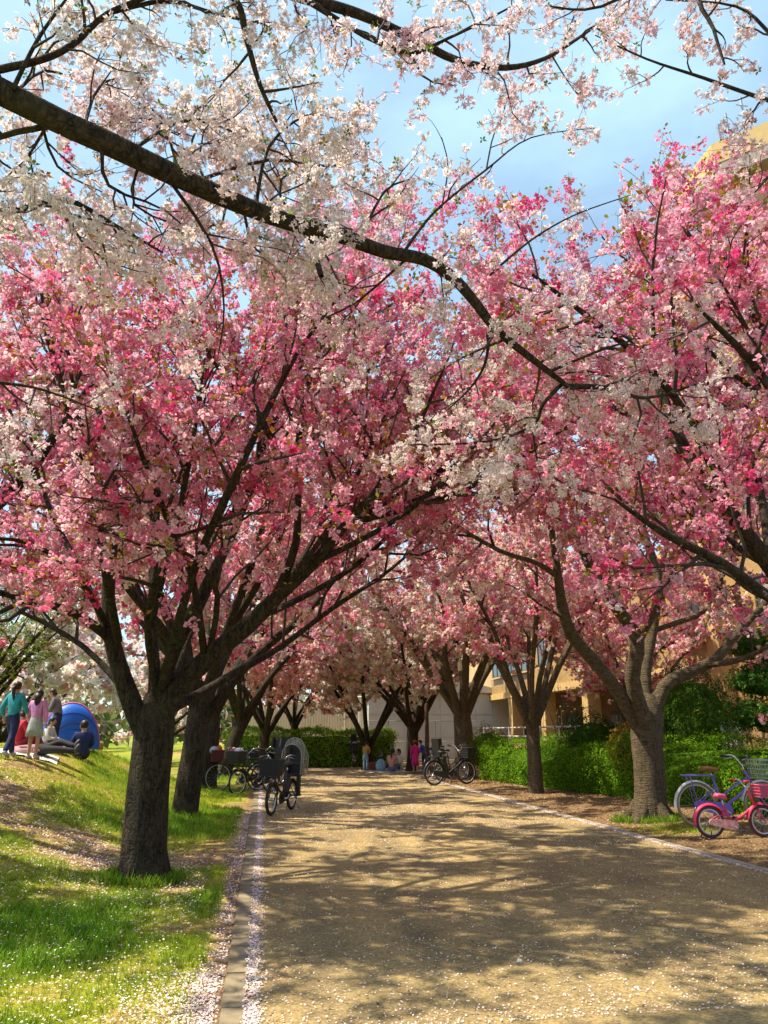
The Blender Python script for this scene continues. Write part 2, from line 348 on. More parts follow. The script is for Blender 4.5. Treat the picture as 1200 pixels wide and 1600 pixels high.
# ------------------------------------------------------------------ tree builder
def catmull(pts, n):
    """pts: list of (Vector, radius) -> resampled lists"""
    P = [Vector(p) for p, r in pts]; Rr = [r for p, r in pts]; m = len(P)
    if m == 2: P = [P[0], (P[0] + P[1]) / 2, P[1]]; Rr = [Rr[0], sum(Rr) / 2, Rr[1]]; m = 3
    o = []; rr = []
    for i in range(m - 1):
        p0 = P[max(i - 1, 0)]; p1 = P[i]; p2 = P[i + 1]; p3 = P[min(i + 2, m - 1)]
        for k in range(n):
            t = k / n
            o.append(.5 * ((2 * p1) + (p2 - p0) * t + (2 * p0 - 5 * p1 + 4 * p2 - p3) * t * t + (3 * p1 - p0 - 3 * p2 + p3) * t ** 3)); rr.append(Rr[i] * (1 - t) + Rr[i + 1] * t)
    o.append(P[-1]); rr.append(Rr[-1])
    return o, rr
class Tree:
    def __init__(s, seed, **kw):
        s.r = random.Random(seed); s.V = []; s.Fq = []; s.n = 0; s.tv = []; s.tf = []; s.tn = 0; s.tw = []
        s.dens = {1: 2.6, 2: 4.2, 3: 6.0}; s.len = {2: 1.5, 3: .68, 4: .34}; s.t0 = {1: .22, 2: .18, 3: .15}
        s.wob = {1: .16, 2: .22, 3: .26, 4: .3}; s.trop = {1: .03, 2: .10, 3: .06, 4: .03}; s.segs = {1: 9, 2: 6, 3: 4, 4: 3}; s.maxl = 4; s.blev = 3; s.rr = {2: .021, 3: .0085, 4: .004}
        s.spread = (28, 62); s.flat = 0.0; s.mesh4 = True; s.rs = 1.0
        s.__dict__.update(kw)
    def tube(s, pts, rad, sides, trunk=True, lump=0.0):
        P = np.array([tuple(p) for p in pts]); k = len(P); T = np.gradient(P, axis=0); T /= np.maximum(np.linalg.norm(T, axis=1, keepdims=True), 1e-9)
        u = np.cross(T[0], (0.3, .9, .2)); u /= np.linalg.norm(u); Us = []
        for i in range(k):
            u = u - T[i] * (u @ T[i]); u = u / max(np.linalg.norm(u), 1e-9); Us.append(u)
        Us = np.array(Us); W = np.cross(T, Us); a = np.arange(sides) * 2 * math.pi / sides
        R = np.array(rad)[:, None] * np.ones(sides)[None]
        if lump > 0:
            ph = s.r.uniform(0, 6); zz = P[:, 2:3]
            R = R * (1 + lump * (.55 * np.sin(3 * a + ph + 1.1 * zz) + .4 * np.sin(5 * a - ph + 2.3 * zz) + .45 * np.sin(2 * a + 3.1 * zz + ph * 2) + .35 * np.sin(8 * a + 1.7 * zz) + .3 * np.sin(7.0 * zz + 3 * a)))
        V = P[:, None, :] + (np.cos(a)[None, :, None] * Us[:, None, :] + np.sin(a)[None, :, None] * W[:, None, :]) * R[:, :, None]
        i = np.arange(k - 1)[:, None] * sides; j = np.arange(sides)[None]; j2 = (j + 1) % sides
        Fq = np.stack([i + j, i + j2, i + sides + j2, i + sides + j], -1).reshape(-1, 4)
        if trunk: s.V.append(V.reshape(-1, 3)); s.Fq.append(Fq + s.n); s.n += k * sides
        else: s.tv.append(V.reshape(-1, 3)); s.tf.append(Fq + s.tn); s.tn += k * sides
    def spawn(s, pts, rad, lev, scale=1.0, dens=1.0):
        r = s.r; seg = [(pts[i + 1] - pts[i]).length for i in range(len(pts) - 1)]; L = sum(seg)
        n = int(L * s.dens[lev] * dens * r.uniform(.85, 1.15) + .5)
        for k in range(n):
            t = s.t0[lev] + (1 - s.t0[lev]) * (k + r.random()) / max(n, 1); x = t * L; i = 0
            while i < len(seg) - 1 and x > seg[i]: x -= seg[i]; i += 1
            f = min(1, x / max(seg[i], 1e-6)); p = pts[i].lerp(pts[i + 1], f); tg = (pts[i + 1] - pts[i]).normalized(); rp_ = rad[i] * (1 - f) + rad[i + 1] * f
            pr = Vector((r.gauss(0, 1), r.gauss(0, 1), r.gauss(0, 1) * (1 - s.flat))); pr = (pr - tg * pr.dot(tg)).normalized(); an = math.radians(r.uniform(*s.spread))
            d = tg * math.cos(an) + pr * math.sin(an)
            s.grow(p, d, s.len[lev + 1] * r.uniform(.55, 1.35) * (1.2 - .55 * t) * scale, min(s.rr[lev + 1] * r.uniform(.7, 1.25), rp_ * .75), lev + 1, scale)
    def grow(s, p, d, L, rad, lev, scale=1.0):
        r = s.r; n = s.segs[lev]; st = L / n; pts = [Vector(p)]; rr = [rad]; w = s.wob[lev]; tp = s.trop[lev]; d = d.normalized()
        for i in range(n):
            d = (d + Vector((r.gauss(0, w), r.gauss(0, w), r.gauss(0, w) + tp))).normalized(); p = p + d * st; pts.append(Vector(p)); rr.append(max(.0016, rad * (1 - .78 * (i + 1) / n)))
        if lev < 4 or s.mesh4: s.tube(pts, rr, ({1: 9, 2: 5, 3: 3, 4: 3} if s.mesh4 else {1: 8, 2: 4, 3: 3})[lev], trunk=(lev <= 1))
        if lev >= s.blev: s.tw.append(pts)
        elif lev == s.blev - 1: s.tw.append(pts[len(pts) // 2:])
        if lev < s.maxl: s.spawn(pts, rr, lev, scale)
    def limb(s, pts, n=4, sides=10, lump=.05, scale=1.0, dens=1.0, bare=False):
        P, Rr = catmull(pts, n); Rr = Rr if bare else [x_ * s.rs for x_ in Rr]; s.tube(P, Rr, sides, True, lump)
        if not bare: s.spawn(P, Rr, 1, scale, dens)
        return P, Rr
    def clusters(s, step, off):
        out = []
        for pts in s.tw:
            a = s.r.uniform(0, step)
            for i in range(len(pts) - 1):
                L = (pts[i + 1] - pts[i]).length; dr = (pts[i + 1] - pts[i]).normalized()
                while a < L:
                    out.append(tuple(pts[i] + dr * a)); a += step * s.r.uniform(.7, 1.3)
                a -= L
        P = np.array(out); return P + rng.normal(0, off, P.shape)
    def finish(s, name, loc, label, group=None, bark=None, cat='tree'):
        root = empty(name, loc); tag(root, label, cat, group); L = np.array(tuple(loc)); bark = bark or M_BARK
        link('trunk', np_mesh('trunk', np.concatenate(s.V) - L, np.concatenate(s.Fq)), bark, root, True)
        if s.tv: link('branches', np_mesh('branches', np.concatenate(s.tv) - L, np.concatenate(s.tf)), M_TWIG, root, True)['kind'] = 'stuff'
        s.root = root; s.L = L
        return root
    def blossom(s, step=.065, off=.02, per=4, spread=.036, size=.026, tpl=None, cols=PINKS, w=PINK_W, droop=.01, face=None, patch=0.0, pool=None):
        K = s.clusters(step, off)
        if patch > 0:                                   # thinner in places
            keep = fnoise(K[:, 0] + K[:, 2] * .7, K[:, 1] + K[:, 2], 1.3, 31) + rng.normal(0, .08, len(K)) > patch; K = K[keep]
        n = len(K); cc = mixcol(cols, w, n, .07); tone = (fnoise(K[:, 0] + K[:, 2] * .6, K[:, 1] - K[:, 2] * .8, .9, 77) - .5) * .9; cc = np.clip(cc * np.stack([1 - .10 * tone, 1 - .8 * tone, 1 - .5 * tone], -1), 0, .93)
        cnt = rng.integers(max(1, per - 1), per + 2, n); idx = np.repeat(np.arange(n), cnt); d = rng.normal(0, 1, (len(idx), 3)); d /= np.linalg.norm(d, axis=1, keepdims=True)
        P = K[idx] + d * spread * rng.uniform(.5, 1.15, (len(idx), 1)); P[:, 2] -= droop
        c = np.clip(cc[idx] * (1 + rng.normal(0, .09, (len(idx), 1))), 0, .93)
        o = scatter('blossom', tpl or T_DOUBLE, P - s.L, facing_rot(d + rng.normal(0, .45, d.shape)), size * rng.uniform(.75, 1.25, len(P)), c, M_PETAL, s.root)
        return len(P)
    def leaves(s, step=.4, size=.05, tpl=None, cols=BRONZE, w=BRONZE_W, off=.04, name='leaves', up=True):
        K = s.clusters(step, off); n = len(K); nr = rng.normal(0, .5, (n, 3)); nr[:, 2] += 1 if up else 0
        scatter(name, tpl or T_LEAF, K - s.L, facing_rot(nr), size * rng.uniform(.7, 1.3, n), mixcol(cols, w, n, .12), M_LEAF, s.root)
        return n

# ------------------------------------------------------------------ ground, path, kerbs
def lush(x, y):
    """how green the turf is, 0 bare .. 1 lush"""
    x = np.asarray(x, float); y = np.asarray(y, float)
    v = .40 + 1.35 * (fnoise(x, y, .9, 3) - .45) + .5 * (fnoise(x, y, 3.1, 13) - .5)
    v = v + .35 * np.exp(-(((x + 1.2) / 1.3) ** 2 + ((y - 6.9) / 1.3) ** 2)) + .22 * np.exp(-(((x + 2.0) / 1.2) ** 2 + ((y - 5.6) / .8) ** 2))
    for ty in (13.7, 20.0, 26.2): v = v + .45 * np.exp(-(((x + .9) / .8) ** 2 + ((y - ty + .6) / 1.2) ** 2))
    u = (y - 10.2) + (x + 2.6) * 1.1                        # bare, trodden band running down the bank
    v = v - .58 * np.exp(-(u / .9) ** 2) * sstep((-x - .45) / .5)
    v = v - .3 * np.exp(-(((x + .55) / .35) ** 2)) * (np.abs(np.sin(y * 1.1)) > .35)
    v = np.where(x > -.24 - .12 * np.abs(np.sin(y * 2.3) * np.sin(y * .9)), -.3, v)
    rg = (x > 5.0)
    v = np.where(rg, -.25 + .75 * np.exp(-(((x - 6.2) / .9) ** 2 + ((y - 11.2) / 1.0) ** 2)) + .4 * np.exp(-(((x - 7.3) / .9) ** 2 + ((y - 9.6) / .6) ** 2)) + .35 * (fnoise(x, y, 1.1, 9) - .45), v)
    return v
xs = np.concatenate([[-1500, -600, -250, -100, -50, -30, -20], np.arange(-14, -5, .5), np.arange(-5, 0, .14), np.arange(0, 5.2, .65), np.arange(5.2, 9, .2), np.arange(9, 16, .8), [18, 24, 35, 60, 110, 250, 600, 1500]])
ys = np.concatenate([[-1500, -500, -150, -50, -20, -8], np.arange(-4, 3.5, .6), np.arange(3.5, 13, .14), np.arange(13, 28, .3), np.arange(28, 40, 1.0), [42, 46, 55, 80, 130, 260, 600, 1500]])
XX, YY = np.meshgrid(xs, ys, indexing='ij'); ZZ = ground_z(XX, YY)
V = np.stack([XX, YY, ZZ], -1).reshape(-1, 3); ny = len(ys)
ii, jj = np.meshgrid(np.arange(len(xs) - 1), np.arange(ny - 1), indexing='ij')
Fq = np.stack([ii * ny + jj, (ii + 1) * ny + jj, (ii + 1) * ny + jj + 1, ii * ny + jj + 1], -1).reshape(-1, 4)
lv = np.clip(lush(XX, YY), 0, 1).reshape(-1)
me = np_mesh('ground', V, Fq, np.stack([lv, np.clip((XX.reshape(-1) - 4.9) * 3, 0, 1), lv * 0], -1))
m, nt, o = newmat('turf_and_soil'); b = N(nt, 'ShaderNodeBsdfPrincipled'); b.inputs['Roughness'].default_value = .95; b.inputs['Specular IOR Level'].default_value = .1
at = N(nt, 'ShaderNodeAttribute'); at.attribute_name = 'col'; sp = N(nt, 'ShaderNodeSeparateColor'); nt.links.new(at.outputs['Color'], sp.inputs['Color'])
t = N(nt, 'ShaderNodeTexCoord')
n1 = N(nt, 'ShaderNodeTexNoise'); n1.inputs['Scale'].default_value = 9; n1.inputs['Detail'].default_value = 8; n1.inputs['Roughness'].default_value = .75
n2 = N(nt, 'ShaderNodeTexNoise'); n2.inputs['Scale'].default_value = 55; n2.inputs['Detail'].default_value = 4
nt.links.new(t.outputs['Object'], n1.inputs['Vector']); nt.links.new(t.outputs['Object'], n2.inputs['Vector'])
mm = N(nt, 'ShaderNodeMath', operation='MULTIPLY_ADD'); mm.inputs[1].default_value = .8; mm.inputs[2].default_value = -.40
ad = N(nt, 'ShaderNodeMath', operation='ADD'); nt.links.new(n1.outputs['Fac'], mm.inputs[0]); nt.links.new(mm.outputs[0], ad.inputs[0]); nt.links.new(sp.outputs['Red'], ad.inputs[1])
r = N(nt, 'ShaderNodeValToRGB'); e = r.color_ramp.elements; e[0].position = 0.0; e[0].color = (.30, .19, .11, 1); e[1].position = .75; e[1].color = (.12, .20, .012, 1)
k = e.new(.18); k.color = (.44, .34, .09, 1); k = e.new(.36); k.color = (.33, .34, .03, 1)
nt.links.new(ad.outputs[0], r.inputs['Fac'])
r2 = N(nt, 'ShaderNodeValToRGB'); e = r2.color_ramp.elements; e[0].position = .30; e[0].color = (.12, .065, .032, 1); e[1].position = .72; e[1].color = (.40, .27, .14, 1); nt.links.new(n2.outputs['Fac'], r2.inputs['Fac'])
m1 = N(nt, 'ShaderNodeMath', operation='SUBTRACT'); m1.use_clamp = True; nt.links.new(sp.outputs['Green'], m1.inputs[0]); nt.links.new(sp.outputs['Red'], m1.inputs[1])
mx_ = N(nt, 'ShaderNodeMixRGB'); nt.links.new(m1.outputs[0], mx_.inputs['Fac']); nt.links.new(r.outputs['Color'], mx_.inputs['Color1']); nt.links.new(r2.outputs['Color'], mx_.inputs['Color2'])
vr = N(nt, 'ShaderNodeMixRGB', blend_type='MULTIPLY'); vr.inputs['Fac'].default_value = .55; r3 = N(nt, 'ShaderNodeValToRGB'); r3.color_ramp.elements[0].position = .3; r3.color_ramp.elements[0].color = (.35, .35, .35, 1); r3.color_ramp.elements[1].position = .65
nt.links.new(n2.outputs['Fac'], r3.inputs['Fac']); nt.links.new(mx_.outputs['Color'], vr.inputs['Color1']); nt.links.new(r3.outputs['Color'], vr.inputs['Color2']); nt.links.new(vr.outputs['Color'], b.inputs['Base Color'])
bp = N(nt, 'ShaderNodeBump'); bp.inputs['Strength'].default_value = .8; bp.inputs['Distance'].default_value = .03; nt.links.new(n2.outputs['Fac'], bp.inputs['Height']); nt.links.new(bp.outputs['Normal'], b.inputs['Normal']); nt.links.new(b.outputs['BSDF'], o.inputs['Surface'])
gnd = link('ground', me, m, None, True); tag(gnd, kind='structure')

m, nt, o = newmat('path_surface'); b = N(nt, 'ShaderNodeBsdfPrincipled'); b.inputs['Roughness'].default_value = .9; b.inputs['Specular IOR Level'].default_value = .2
t = N(nt, 'ShaderNodeTexCoord')
v1 = N(nt, 'ShaderNodeTexVoronoi'); v1.inputs['Scale'].default_value = 70; v1.inputs['Randomness'].default_value = 1
n1 = N(nt, 'ShaderNodeTexNoise'); n1.inputs['Scale'].default_value = 1.1; n1.inputs['Detail'].default_value = 7; n1.inputs['Roughness'].default_value = .62
n2 = N(nt, 'ShaderNodeTexNoise'); n2.inputs['Scale'].default_value = 130; n2.inputs['Detail'].default_value = 3
for n_ in (v1, n1, n2): nt.links.new(t.outputs['Object'], n_.inputs['Vector'])
r = N(nt, 'ShaderNodeValToRGB'); e = r.color_ramp.elements; e[0].position = .3; e[0].color = (.31, .225, .115, 1); e[1].position = .72; e[1].color = (.56, .415, .18, 1); nt.links.new(n1.outputs['Fac'], r.inputs['Fac'])
r2 = N(nt, 'ShaderNodeValToRGB'); e = r2.color_ramp.elements; e[0].position = .05; e[0].color = (.45, .45, .48, 1); e[1].position = .95; e[1].color = (1.0, .98, .92, 1)
sx = N(nt, 'ShaderNodeSeparateColor'); nt.links.new(v1.outputs['Color'], sx.inputs['Color']); nt.links.new(sx.outputs['Red'], r2.inputs['Fac'])
mu = N(nt, 'ShaderNodeMixRGB', blend_type='MULTIPLY'); mu.inputs['Fac'].default_value = .85; nt.links.new(r.outputs['Color'], mu.inputs['Color1']); nt.links.new(r2.outputs['Color'], mu.inputs['Color2'])
mpw = N(nt, 'ShaderNodeMapping'); mpw.inputs['Scale'].default_value = (1.6, .16, 1); nw = N(nt, 'ShaderNodeTexNoise'); nw.inputs['Scale'].default_value = 1.5; nw.inputs['Detail'].default_value = 5     # wear along the walking line
nt.links.new(t.outputs['Object'], mpw.inputs['Vector']); nt.links.new(mpw.outputs['Vector'], nw.inputs['Vector'])
rw = N(nt, 'ShaderNodeValToRGB'); rw.color_ramp.elements[0].position = .36; rw.color_ramp.elements[0].color = (.70, .72, .78, 1); rw.color_ramp.elements[1].position = .66; rw.color_ramp.elements[1].color = (1.05, 1.02, .96, 1); nt.links.new(nw.outputs['Fac'], rw.inputs['Fac'])
mw = N(nt, 'ShaderNodeMixRGB', blend_type='MULTIPLY'); mw.inputs['Fac'].default_value = 1; nt.links.new(mu.outputs['Color'], mw.inputs['Color1']); nt.links.new(rw.outputs['Color'], mw.inputs['Color2']); nt.links.new(mw.outputs['Color'], b.inputs['Base Color'])
bp = N(nt, 'ShaderNodeBump'); bp.inputs['Strength'].default_value = .6; bp.inputs['Distance'].default_value = .006; nt.links.new(n2.outputs['Fac'], bp.inputs['Height']); nt.links.new(bp.outputs['Normal'], b.inputs['Normal']); nt.links.new(b.outputs['BSDF'], o.inputs['Surface'])
M_PATH = m
pb = MB(); outl = [(-.03, -6), (5.3, -6), (5.3, 21), (5.15, 24.5), (4.72, 28.6), (3.4, 30.7), (1.8, 31.6), (-16, 32.6), (-16, 27.6), (-3.2, 27.2), (-.7, 26.2), (-.03, 24.6)]
pb.add([(x, y, .008) for x, y in outl], [tuple(range(len(outl)))]); path = pb.build('path', M_PATH); tag(path, kind='structure')

M_KERB = plain('kerb_concrete', (.21, .165, .10), .9, var=.35, scale=7, bump=.3)
M_KERB2 = plain('kerb_concrete_grey', (.30, .25, .19), .9, var=.25, scale=7, bump=.3)
kerb = empty('kerb', (0, 0, 0)); tag(kerb, kind='structure')
kb = MB(); kb.box((0, 0, 0), (.125, .584, .10)); kme = None
for k in range(44):
    ko = kb.build('kerb_stone', M_KERB, kerb) if kme is None else link('kerb_stone', kme, None, kerb)
    kme = ko.data; ko.location = (-.096 + rnd.uniform(-.003, .003), -1.7 + k * .6, -.030 + rnd.uniform(-.003, .002)); ko.rotation_euler = (0, 0, rnd.uniform(-.004, .004))
kb = MB(); kb.box((0, 0, 0), (.12, .592, .10)); kme = None
for k in range(34):
    ko = kb.build('kerb_stone', M_KERB2, kerb) if kme is None else link('kerb_stone', kme, None, kerb)
    kme = ko.data; ko.location = (5.362, 1.2 + k * .6, -.028 + rnd.uniform(-.003, .002))
far = [(5.2, 24.6), (4.77, 28.65), (3.43, 30.78), (1.82, 31.68), (-3, 31.97), (-8, 32.25)]
for (x0, y0), (x1, y1) in zip(far[:-1], far[1:]):
    kb = MB(); kb.box(((x0 + x1) / 2, (y0 + y1) / 2, .0), (math.hypot(x1 - x0, y1 - y0), .14, .09), math.atan2(y1 - y0, x1 - x0)); kb.build('kerb_stone', M_KERB2, kerb)

# ------------------------------------------------------------------ the cherry trees
def at_tree(base, dY):
    return lambda px, py, off=0.0: A(px, py, base.y + dY + off)
n_fl = {}
def base_pt(px, py):
    p = G(px, py); return Vector((p.x, p.y, gz(p.x, p.y)))

# -- nearest tree of the left row
b0 = base_pt(222, 1385); T = Tree(101, rs=.74, t0={1: .34, 2: .18, 3: .15}, len={2: 1.35, 3: .62, 4: .32}, dens={1: 2.4, 2: 3.9, 3: 5.4}, segs={1: 9, 2: 5, 3: 3, 4: 1})
def q(px, py, dy=0.0): return A(px, py, b0.y + dy)
T.limb([(b0 + Vector((0.0, 0, -.15)), .29), (b0 + Vector((0, 0, .04)), .238), (q(223, 1330), .214), (q(230, 1250), .206), (q(238, 1180), .208), (q(243, 1125), .198), (q(250, 1080), .11)], 5, 26, .055, bare=True)
for a in range(5):                                        # root flare
    an = a * 1.26 + .4; d = Vector((math.cos(an), math.sin(an), 0)); T.limb([(b0 + d * .12 + Vector((0, 0, .22)), .11), (b0 + d * .21 + Vector((0, 0, .04)), .08), (b0 + d * .33 + Vector((0, 0, -.07)), .04)], 3, 8, .05, bare=True)
P1, R1_ = T.limb([(q(232, 1160), .15), (q(206, 1100, -.05), .135), (q(185, 1040, -.1), .118), (q(172, 985, -.12), .105), (q(170, 900, -.1), .085), (q(180, 800, 0), .07), (q(170, 700, .1), .055), (q(140, 600, .2), .04), (q(90, 480, .3), .025), (q(60, 400, .4), .012)], 3, 14, .06, dens=.9)
T.limb([(q(176, 1000, -.12), .075), (q(120, 960, -.5), .06), (q(60, 940, -.8), .05), (q(-40, 915, -1.1), .035), (q(-160, 860, -1.4), .015)], 3, 9)
T.limb([(q(178, 1010, .0), .06), (q(130, 900, .6), .05), (q(80, 800, 1.1), .04), (q(40, 690, 1.5), .03), (q(-30, 560, 1.9), .012)], 3, 9)
T.limb([(q(172, 880, -.1), .05), (q(150, 760, -.7), .04), (q(120, 640, -1.2), .03), (q(100, 500, -1.6), .012)], 3, 8)
T.limb([(q(240, 1130), .10), (q(242, 1050, .15), .085), (q(236, 980, .3), .075), (q(240, 900, .45), .06), (q(245, 800, .6), .05), (q(235, 680, .8), .038), (q(250, 540, 1.0), .025), (q(240, 400, 1.2), .01)], 3, 10)
T.limb([(q(250, 1110), .11), (q(262, 1045, -.2), .09), (q(290, 980, -.4), .085), (q(325, 910, -.5), .08), (q(360, 840, -.5), .07), (q(392, 760, -.5), .06), (q(420, 670, -.4), .048), (q(470, 560, -.3), .036), (q(520, 440, -.1), .024), (q(560, 350, .1), .01)], 3, 12)
P4, R4_ = T.limb([(q(240, 1150), .17), (q(270, 1085, -.1), .15), (q(325, 1028, -.25), .135), (q(390, 975, -.4), .12), (q(435, 930, -.5), .105), (q(490, 880, -.6), .085), (q(540, 820, -.6), .065), (q(610, 745, -.5), .048), (q(690, 660, -.4), .032), (q(770, 570, -.3), .014)], 3, 14, .05, dens=.9)
T.limb([(q(432, 930, -.5), .07), (q(462, 850, -.7), .058), (q(466, 750, -.9), .05), (q(470, 650, -1.0), .042), (q(500, 540, -1.1), .03), (q(540, 430, -1.1), .012)], 3, 10)
T.limb([(q(466, 760, -.9), .042), (q(425, 690, -1.1), .038), (q(385, 630, -1.3), .032), (q(330, 560, -1.5), .024), (q(280, 460, -1.6), .01)], 3, 8)
T.limb([(q(400, 965, -.35), .06), (q(470, 935, .3), .05), (q(560, 880, .8), .042), (q(640, 800, 1.2), .03), (q(720, 700, 1.6), .012)], 3, 8)
T.limb([(q(262, 1110, .1), .085), (q(310, 1085, .4), .07), (q(370, 1050, .7), .06), (q(440, 1010, .9), .05), (q(520, 950, 1.1), .042), (q(610, 890, 1.3), .03), (q(700, 810, 1.5), .012)], 3, 9)
T.limb([(q(255, 1100, .1), .07), (q(300, 980, .8), .06), (q(350, 860, 1.4), .05), (q(380, 720, 1.9), .035), (q(400, 560, 2.3), .012)], 3, 9)
T.limb([(q(245, 1080, -.1), .055), (q(230, 960, -.9), .045), (q(270, 840, -1.6), .036), (q(300, 700, -2.2), .026), (q(320, 560, -2.6), .01)], 3, 8)
T.limb([(q(320, 1030, -.2), .055), (q(300, 900, -1.2), .045), (q(240, 760, -2.0), .032), (q(190, 620, -2.6), .012)], 3, 8)
T.limb([(q(172, 985, -.12), .05), (q(120, 900, -.9), .04), (q(50, 850, -1.5), .028), (q(-30, 840, -1.9), .012)], 3, 8)
for st_, tg_ in ((q(490, 880, -.6), (2.4, 6.9, 4.7)), (q(540, 820, -.6), (3.0, 7.8, 5.1)), (q(435, 930, -.5), (2.2, 9.6, 5.8)), (q(435, 930, -.5), (1.2, 6.5, 4.8)), (q(392, 760, -.5), (1.3, 7.6, 5.9)), (q(236, 980, .3), (-.6, 6.5, 5.6)), (q(180, 800), (-2.4, 6.6, 5.6)), (q(540, 820, -.6), (3.5, 7.0, 4.9)), (q(490, 880, -.6), (1.9, 8.5, 5.5)), (q(610, 745, -.5), (3.3, 9.1, 5.6)), (q(435, 930, -.5), (1.0, 9.0, 5.2)), (q(392, 760, -.5), (.6, 9.8, 6.8))):
    tg_ = Vector(tg_); md = st_.lerp(tg_, .5) + Vector((0, 0, -.25)); T.limb([(st_, .05), (md, .034), (tg_, .010)], 5, 8, dens=1.35)
T.limb([(q(205, 1090, .1), .06), (q(130, 1010, .8), .045), (q(40, 960, 1.5), .03), (q(-60, 920, 2.0), .012)], 3, 8)
T.limb([(q(325, 1028, -.25), .05), (q(340, 930, -1.0), .038), (q(300, 870, -1.6), .026), (q(230, 850, -2.0), .012)], 3, 8)
T.limb([(q(250, 1085, -.1), .07), (q(300, 900, -1.3), .055), (q(380, 720, -2.2), .045), (q(460, 560, -2.0), .03), (q(540, 450, -2.3), .012)], 3, 8)
T.limb([(q(490, 880, -.6), .05), (q(560, 800, -1.4), .04), (q(640, 690, -2.0), .03), (q(700, 560, -2.5), .012)], 3, 8)
T.limb([(q(185, 1000, -.2), .06), (q(150, 820, -1.6), .045), (q(100, 620, -2.0), .03), (q(60, 440, -2.3), .012)], 3, 8)
T.limb([(q(420, 670, -.4), .04), (q(500, 560, .6), .03), (q(580, 450, 1.2), .024), (q(650, 340, 1.6), .01)], 3, 8)
T.limb([(q(540, 820, -.6), .04), (q(640, 760, .3), .032), (q(730, 660, 1.0), .024), (q(800, 520, 1.5), .01)], 3, 8)
T.finish('cherry_tree', b0, 'pink cherry tree with thick leaning trunk, nearest on the left bank', 'cherry trees lining the path')
n_fl['L1'] = T.blossom(step=.235, per=7, size=.035, spread=.058, off=.035, droop=.03); T.leaves(.15, .060, T_LEAF2)

# -- nearest tree of the right row (trunk with banded bark beside the bicycles)
b1 = base_pt(1017, 1285); T = Tree(202, rs=.88, mesh4=False, t0={1: .37, 2: .18, 3: .15}, len={2: 1.5, 3: .7, 4: .34}, dens={1: 2.2, 2: 3.4, 3: 5.0}, segs={1: 9, 2: 5, 3: 3, 4: 2})
def q(px, py, dy=0.0): return A(px, py, b1.y + dy)
T.limb([(b1 + Vector((0, 0, -.15)), .38), (b1 + Vector((0, 0, .06)), .295), (q(1016, 1240), .262), (q(1013, 1190), .252), (q(1010, 1150), .262), (q(1012, 1115), .25), (q(1015, 1085), .12)], 5, 26, .035, bare=True)
for a in range(5):
    an = a * 1.26; d = Vector((math.cos(an), math.sin(an), 0)); T.limb([(b1 + d * .16 + Vector((0, 0, .25)), .13), (b1 + d * .32 + Vector((0, 0, .06)), .10), (b1 + d * .55 + Vector((0, 0, -.07)), .05)], 3, 8, .05, bare=True)
T.limb([(q(1000, 1140), .15), (q(965, 1080, -.2), .135), (q(925, 1030, -.4), .125), (q(892, 990, -.5), .115), (q(878, 945, -.6), .10), (q(872, 900, -.7), .08), (q(860, 820, -.8), .06), (q(830, 720, -.9), .04), (q(800, 620, -1), .014)], 3, 12, dens=.8)
T.limb([(q(876, 905, -.65), .06), (q(840, 880, -.9), .05), (q(780, 860, -1.2), .042), (q(700, 810, -1.6), .03), (q(640, 740, -1.9), .012)], 3, 8)
T.limb([(q(1008, 1130, -.15), .155), (q(988, 1060, -.35), .145), (q(996, 1000, -.5), .135), (q(960, 945, -.6), .12), (q(918, 875, -.7), .10), (q(896, 800, -.8), .08), (q(878, 700, -.8), .055), (q(850, 580, -.8), .03), (q(830, 500, -.8), .012)], 3, 12, dens=.9)
T.limb([(q(1012, 1120, .1), .14), (q(1008, 1050, .2), .125), (q(1020, 980, .3), .11), (q(1028, 900, .4), .085), (q(1000, 800, .6), .06), (q(1010, 680, .8), .04), (q(1020, 560, 1.0), .014)], 3, 12)
T.limb([(q(1018, 1135, -.05), .145), (q(1038, 1072, -.1), .13), (q(1078, 1050, -.2), .115), (q(1120, 1028, -.3), .10), (q(1155, 985, -.4), .085), (q(1200, 940, -.5), .06), (q(1290, 860, -.6), .035), (q(1380, 760, -.7), .012)], 3, 12)
T.limb([(q(1022, 985, .3), .06), (q(1060, 972, .3), .055), (q(1100, 955, .2), .045), (q(1130, 900, .1), .03), (q(1170, 820, 0), .012)], 3, 8)
T.limb([(q(1046, 1066, -.1), .055), (q(1110, 1036, .5), .05), (q(1200, 1020, 1.0), .036), (q(1290, 980, 1.3), .014)], 3, 8, dens=.5)
T.limb([(q(1012, 1100, .3), .08), (q(980, 980, 1.2), .065), (q(950, 860, 2.0), .045), (q(930, 720, 2.6), .014)], 3, 8)
T.limb([(q(1000, 1000, -.5), .07), (q(1050, 900, -1.4), .055), (q(1090, 780, -2.2), .04), (q(1120, 640, -2.8), .014)], 3, 8)
T.limb([(q(1100, 1040, -.2), .06), (q(1160, 1030, -.9), .05), (q(1230, 990, -1.5), .03), (q(1300, 930, -2), .012)], 3, 8, dens=.6)
for st_, tg_ in ((q(1028, 900, .4), q(1100, 760, 1.4)), (q(1028, 900, .4), q(1080, 700, .2)), (q(1000, 800, .6), q(940, 620, 1.6)), (q(1200, 940, -.5), q(1180, 800, .6))):
    T.limb([(st_, .05), (st_.lerp(tg_, .5) + Vector((0, 0, -.15)), .034), (tg_, .010)], 5, 8)
T.finish('cherry_tree', b1, 'cherry tree with stout banded trunk beside the purple and pink bicycles', 'cherry trees lining the path', M_BARK2)
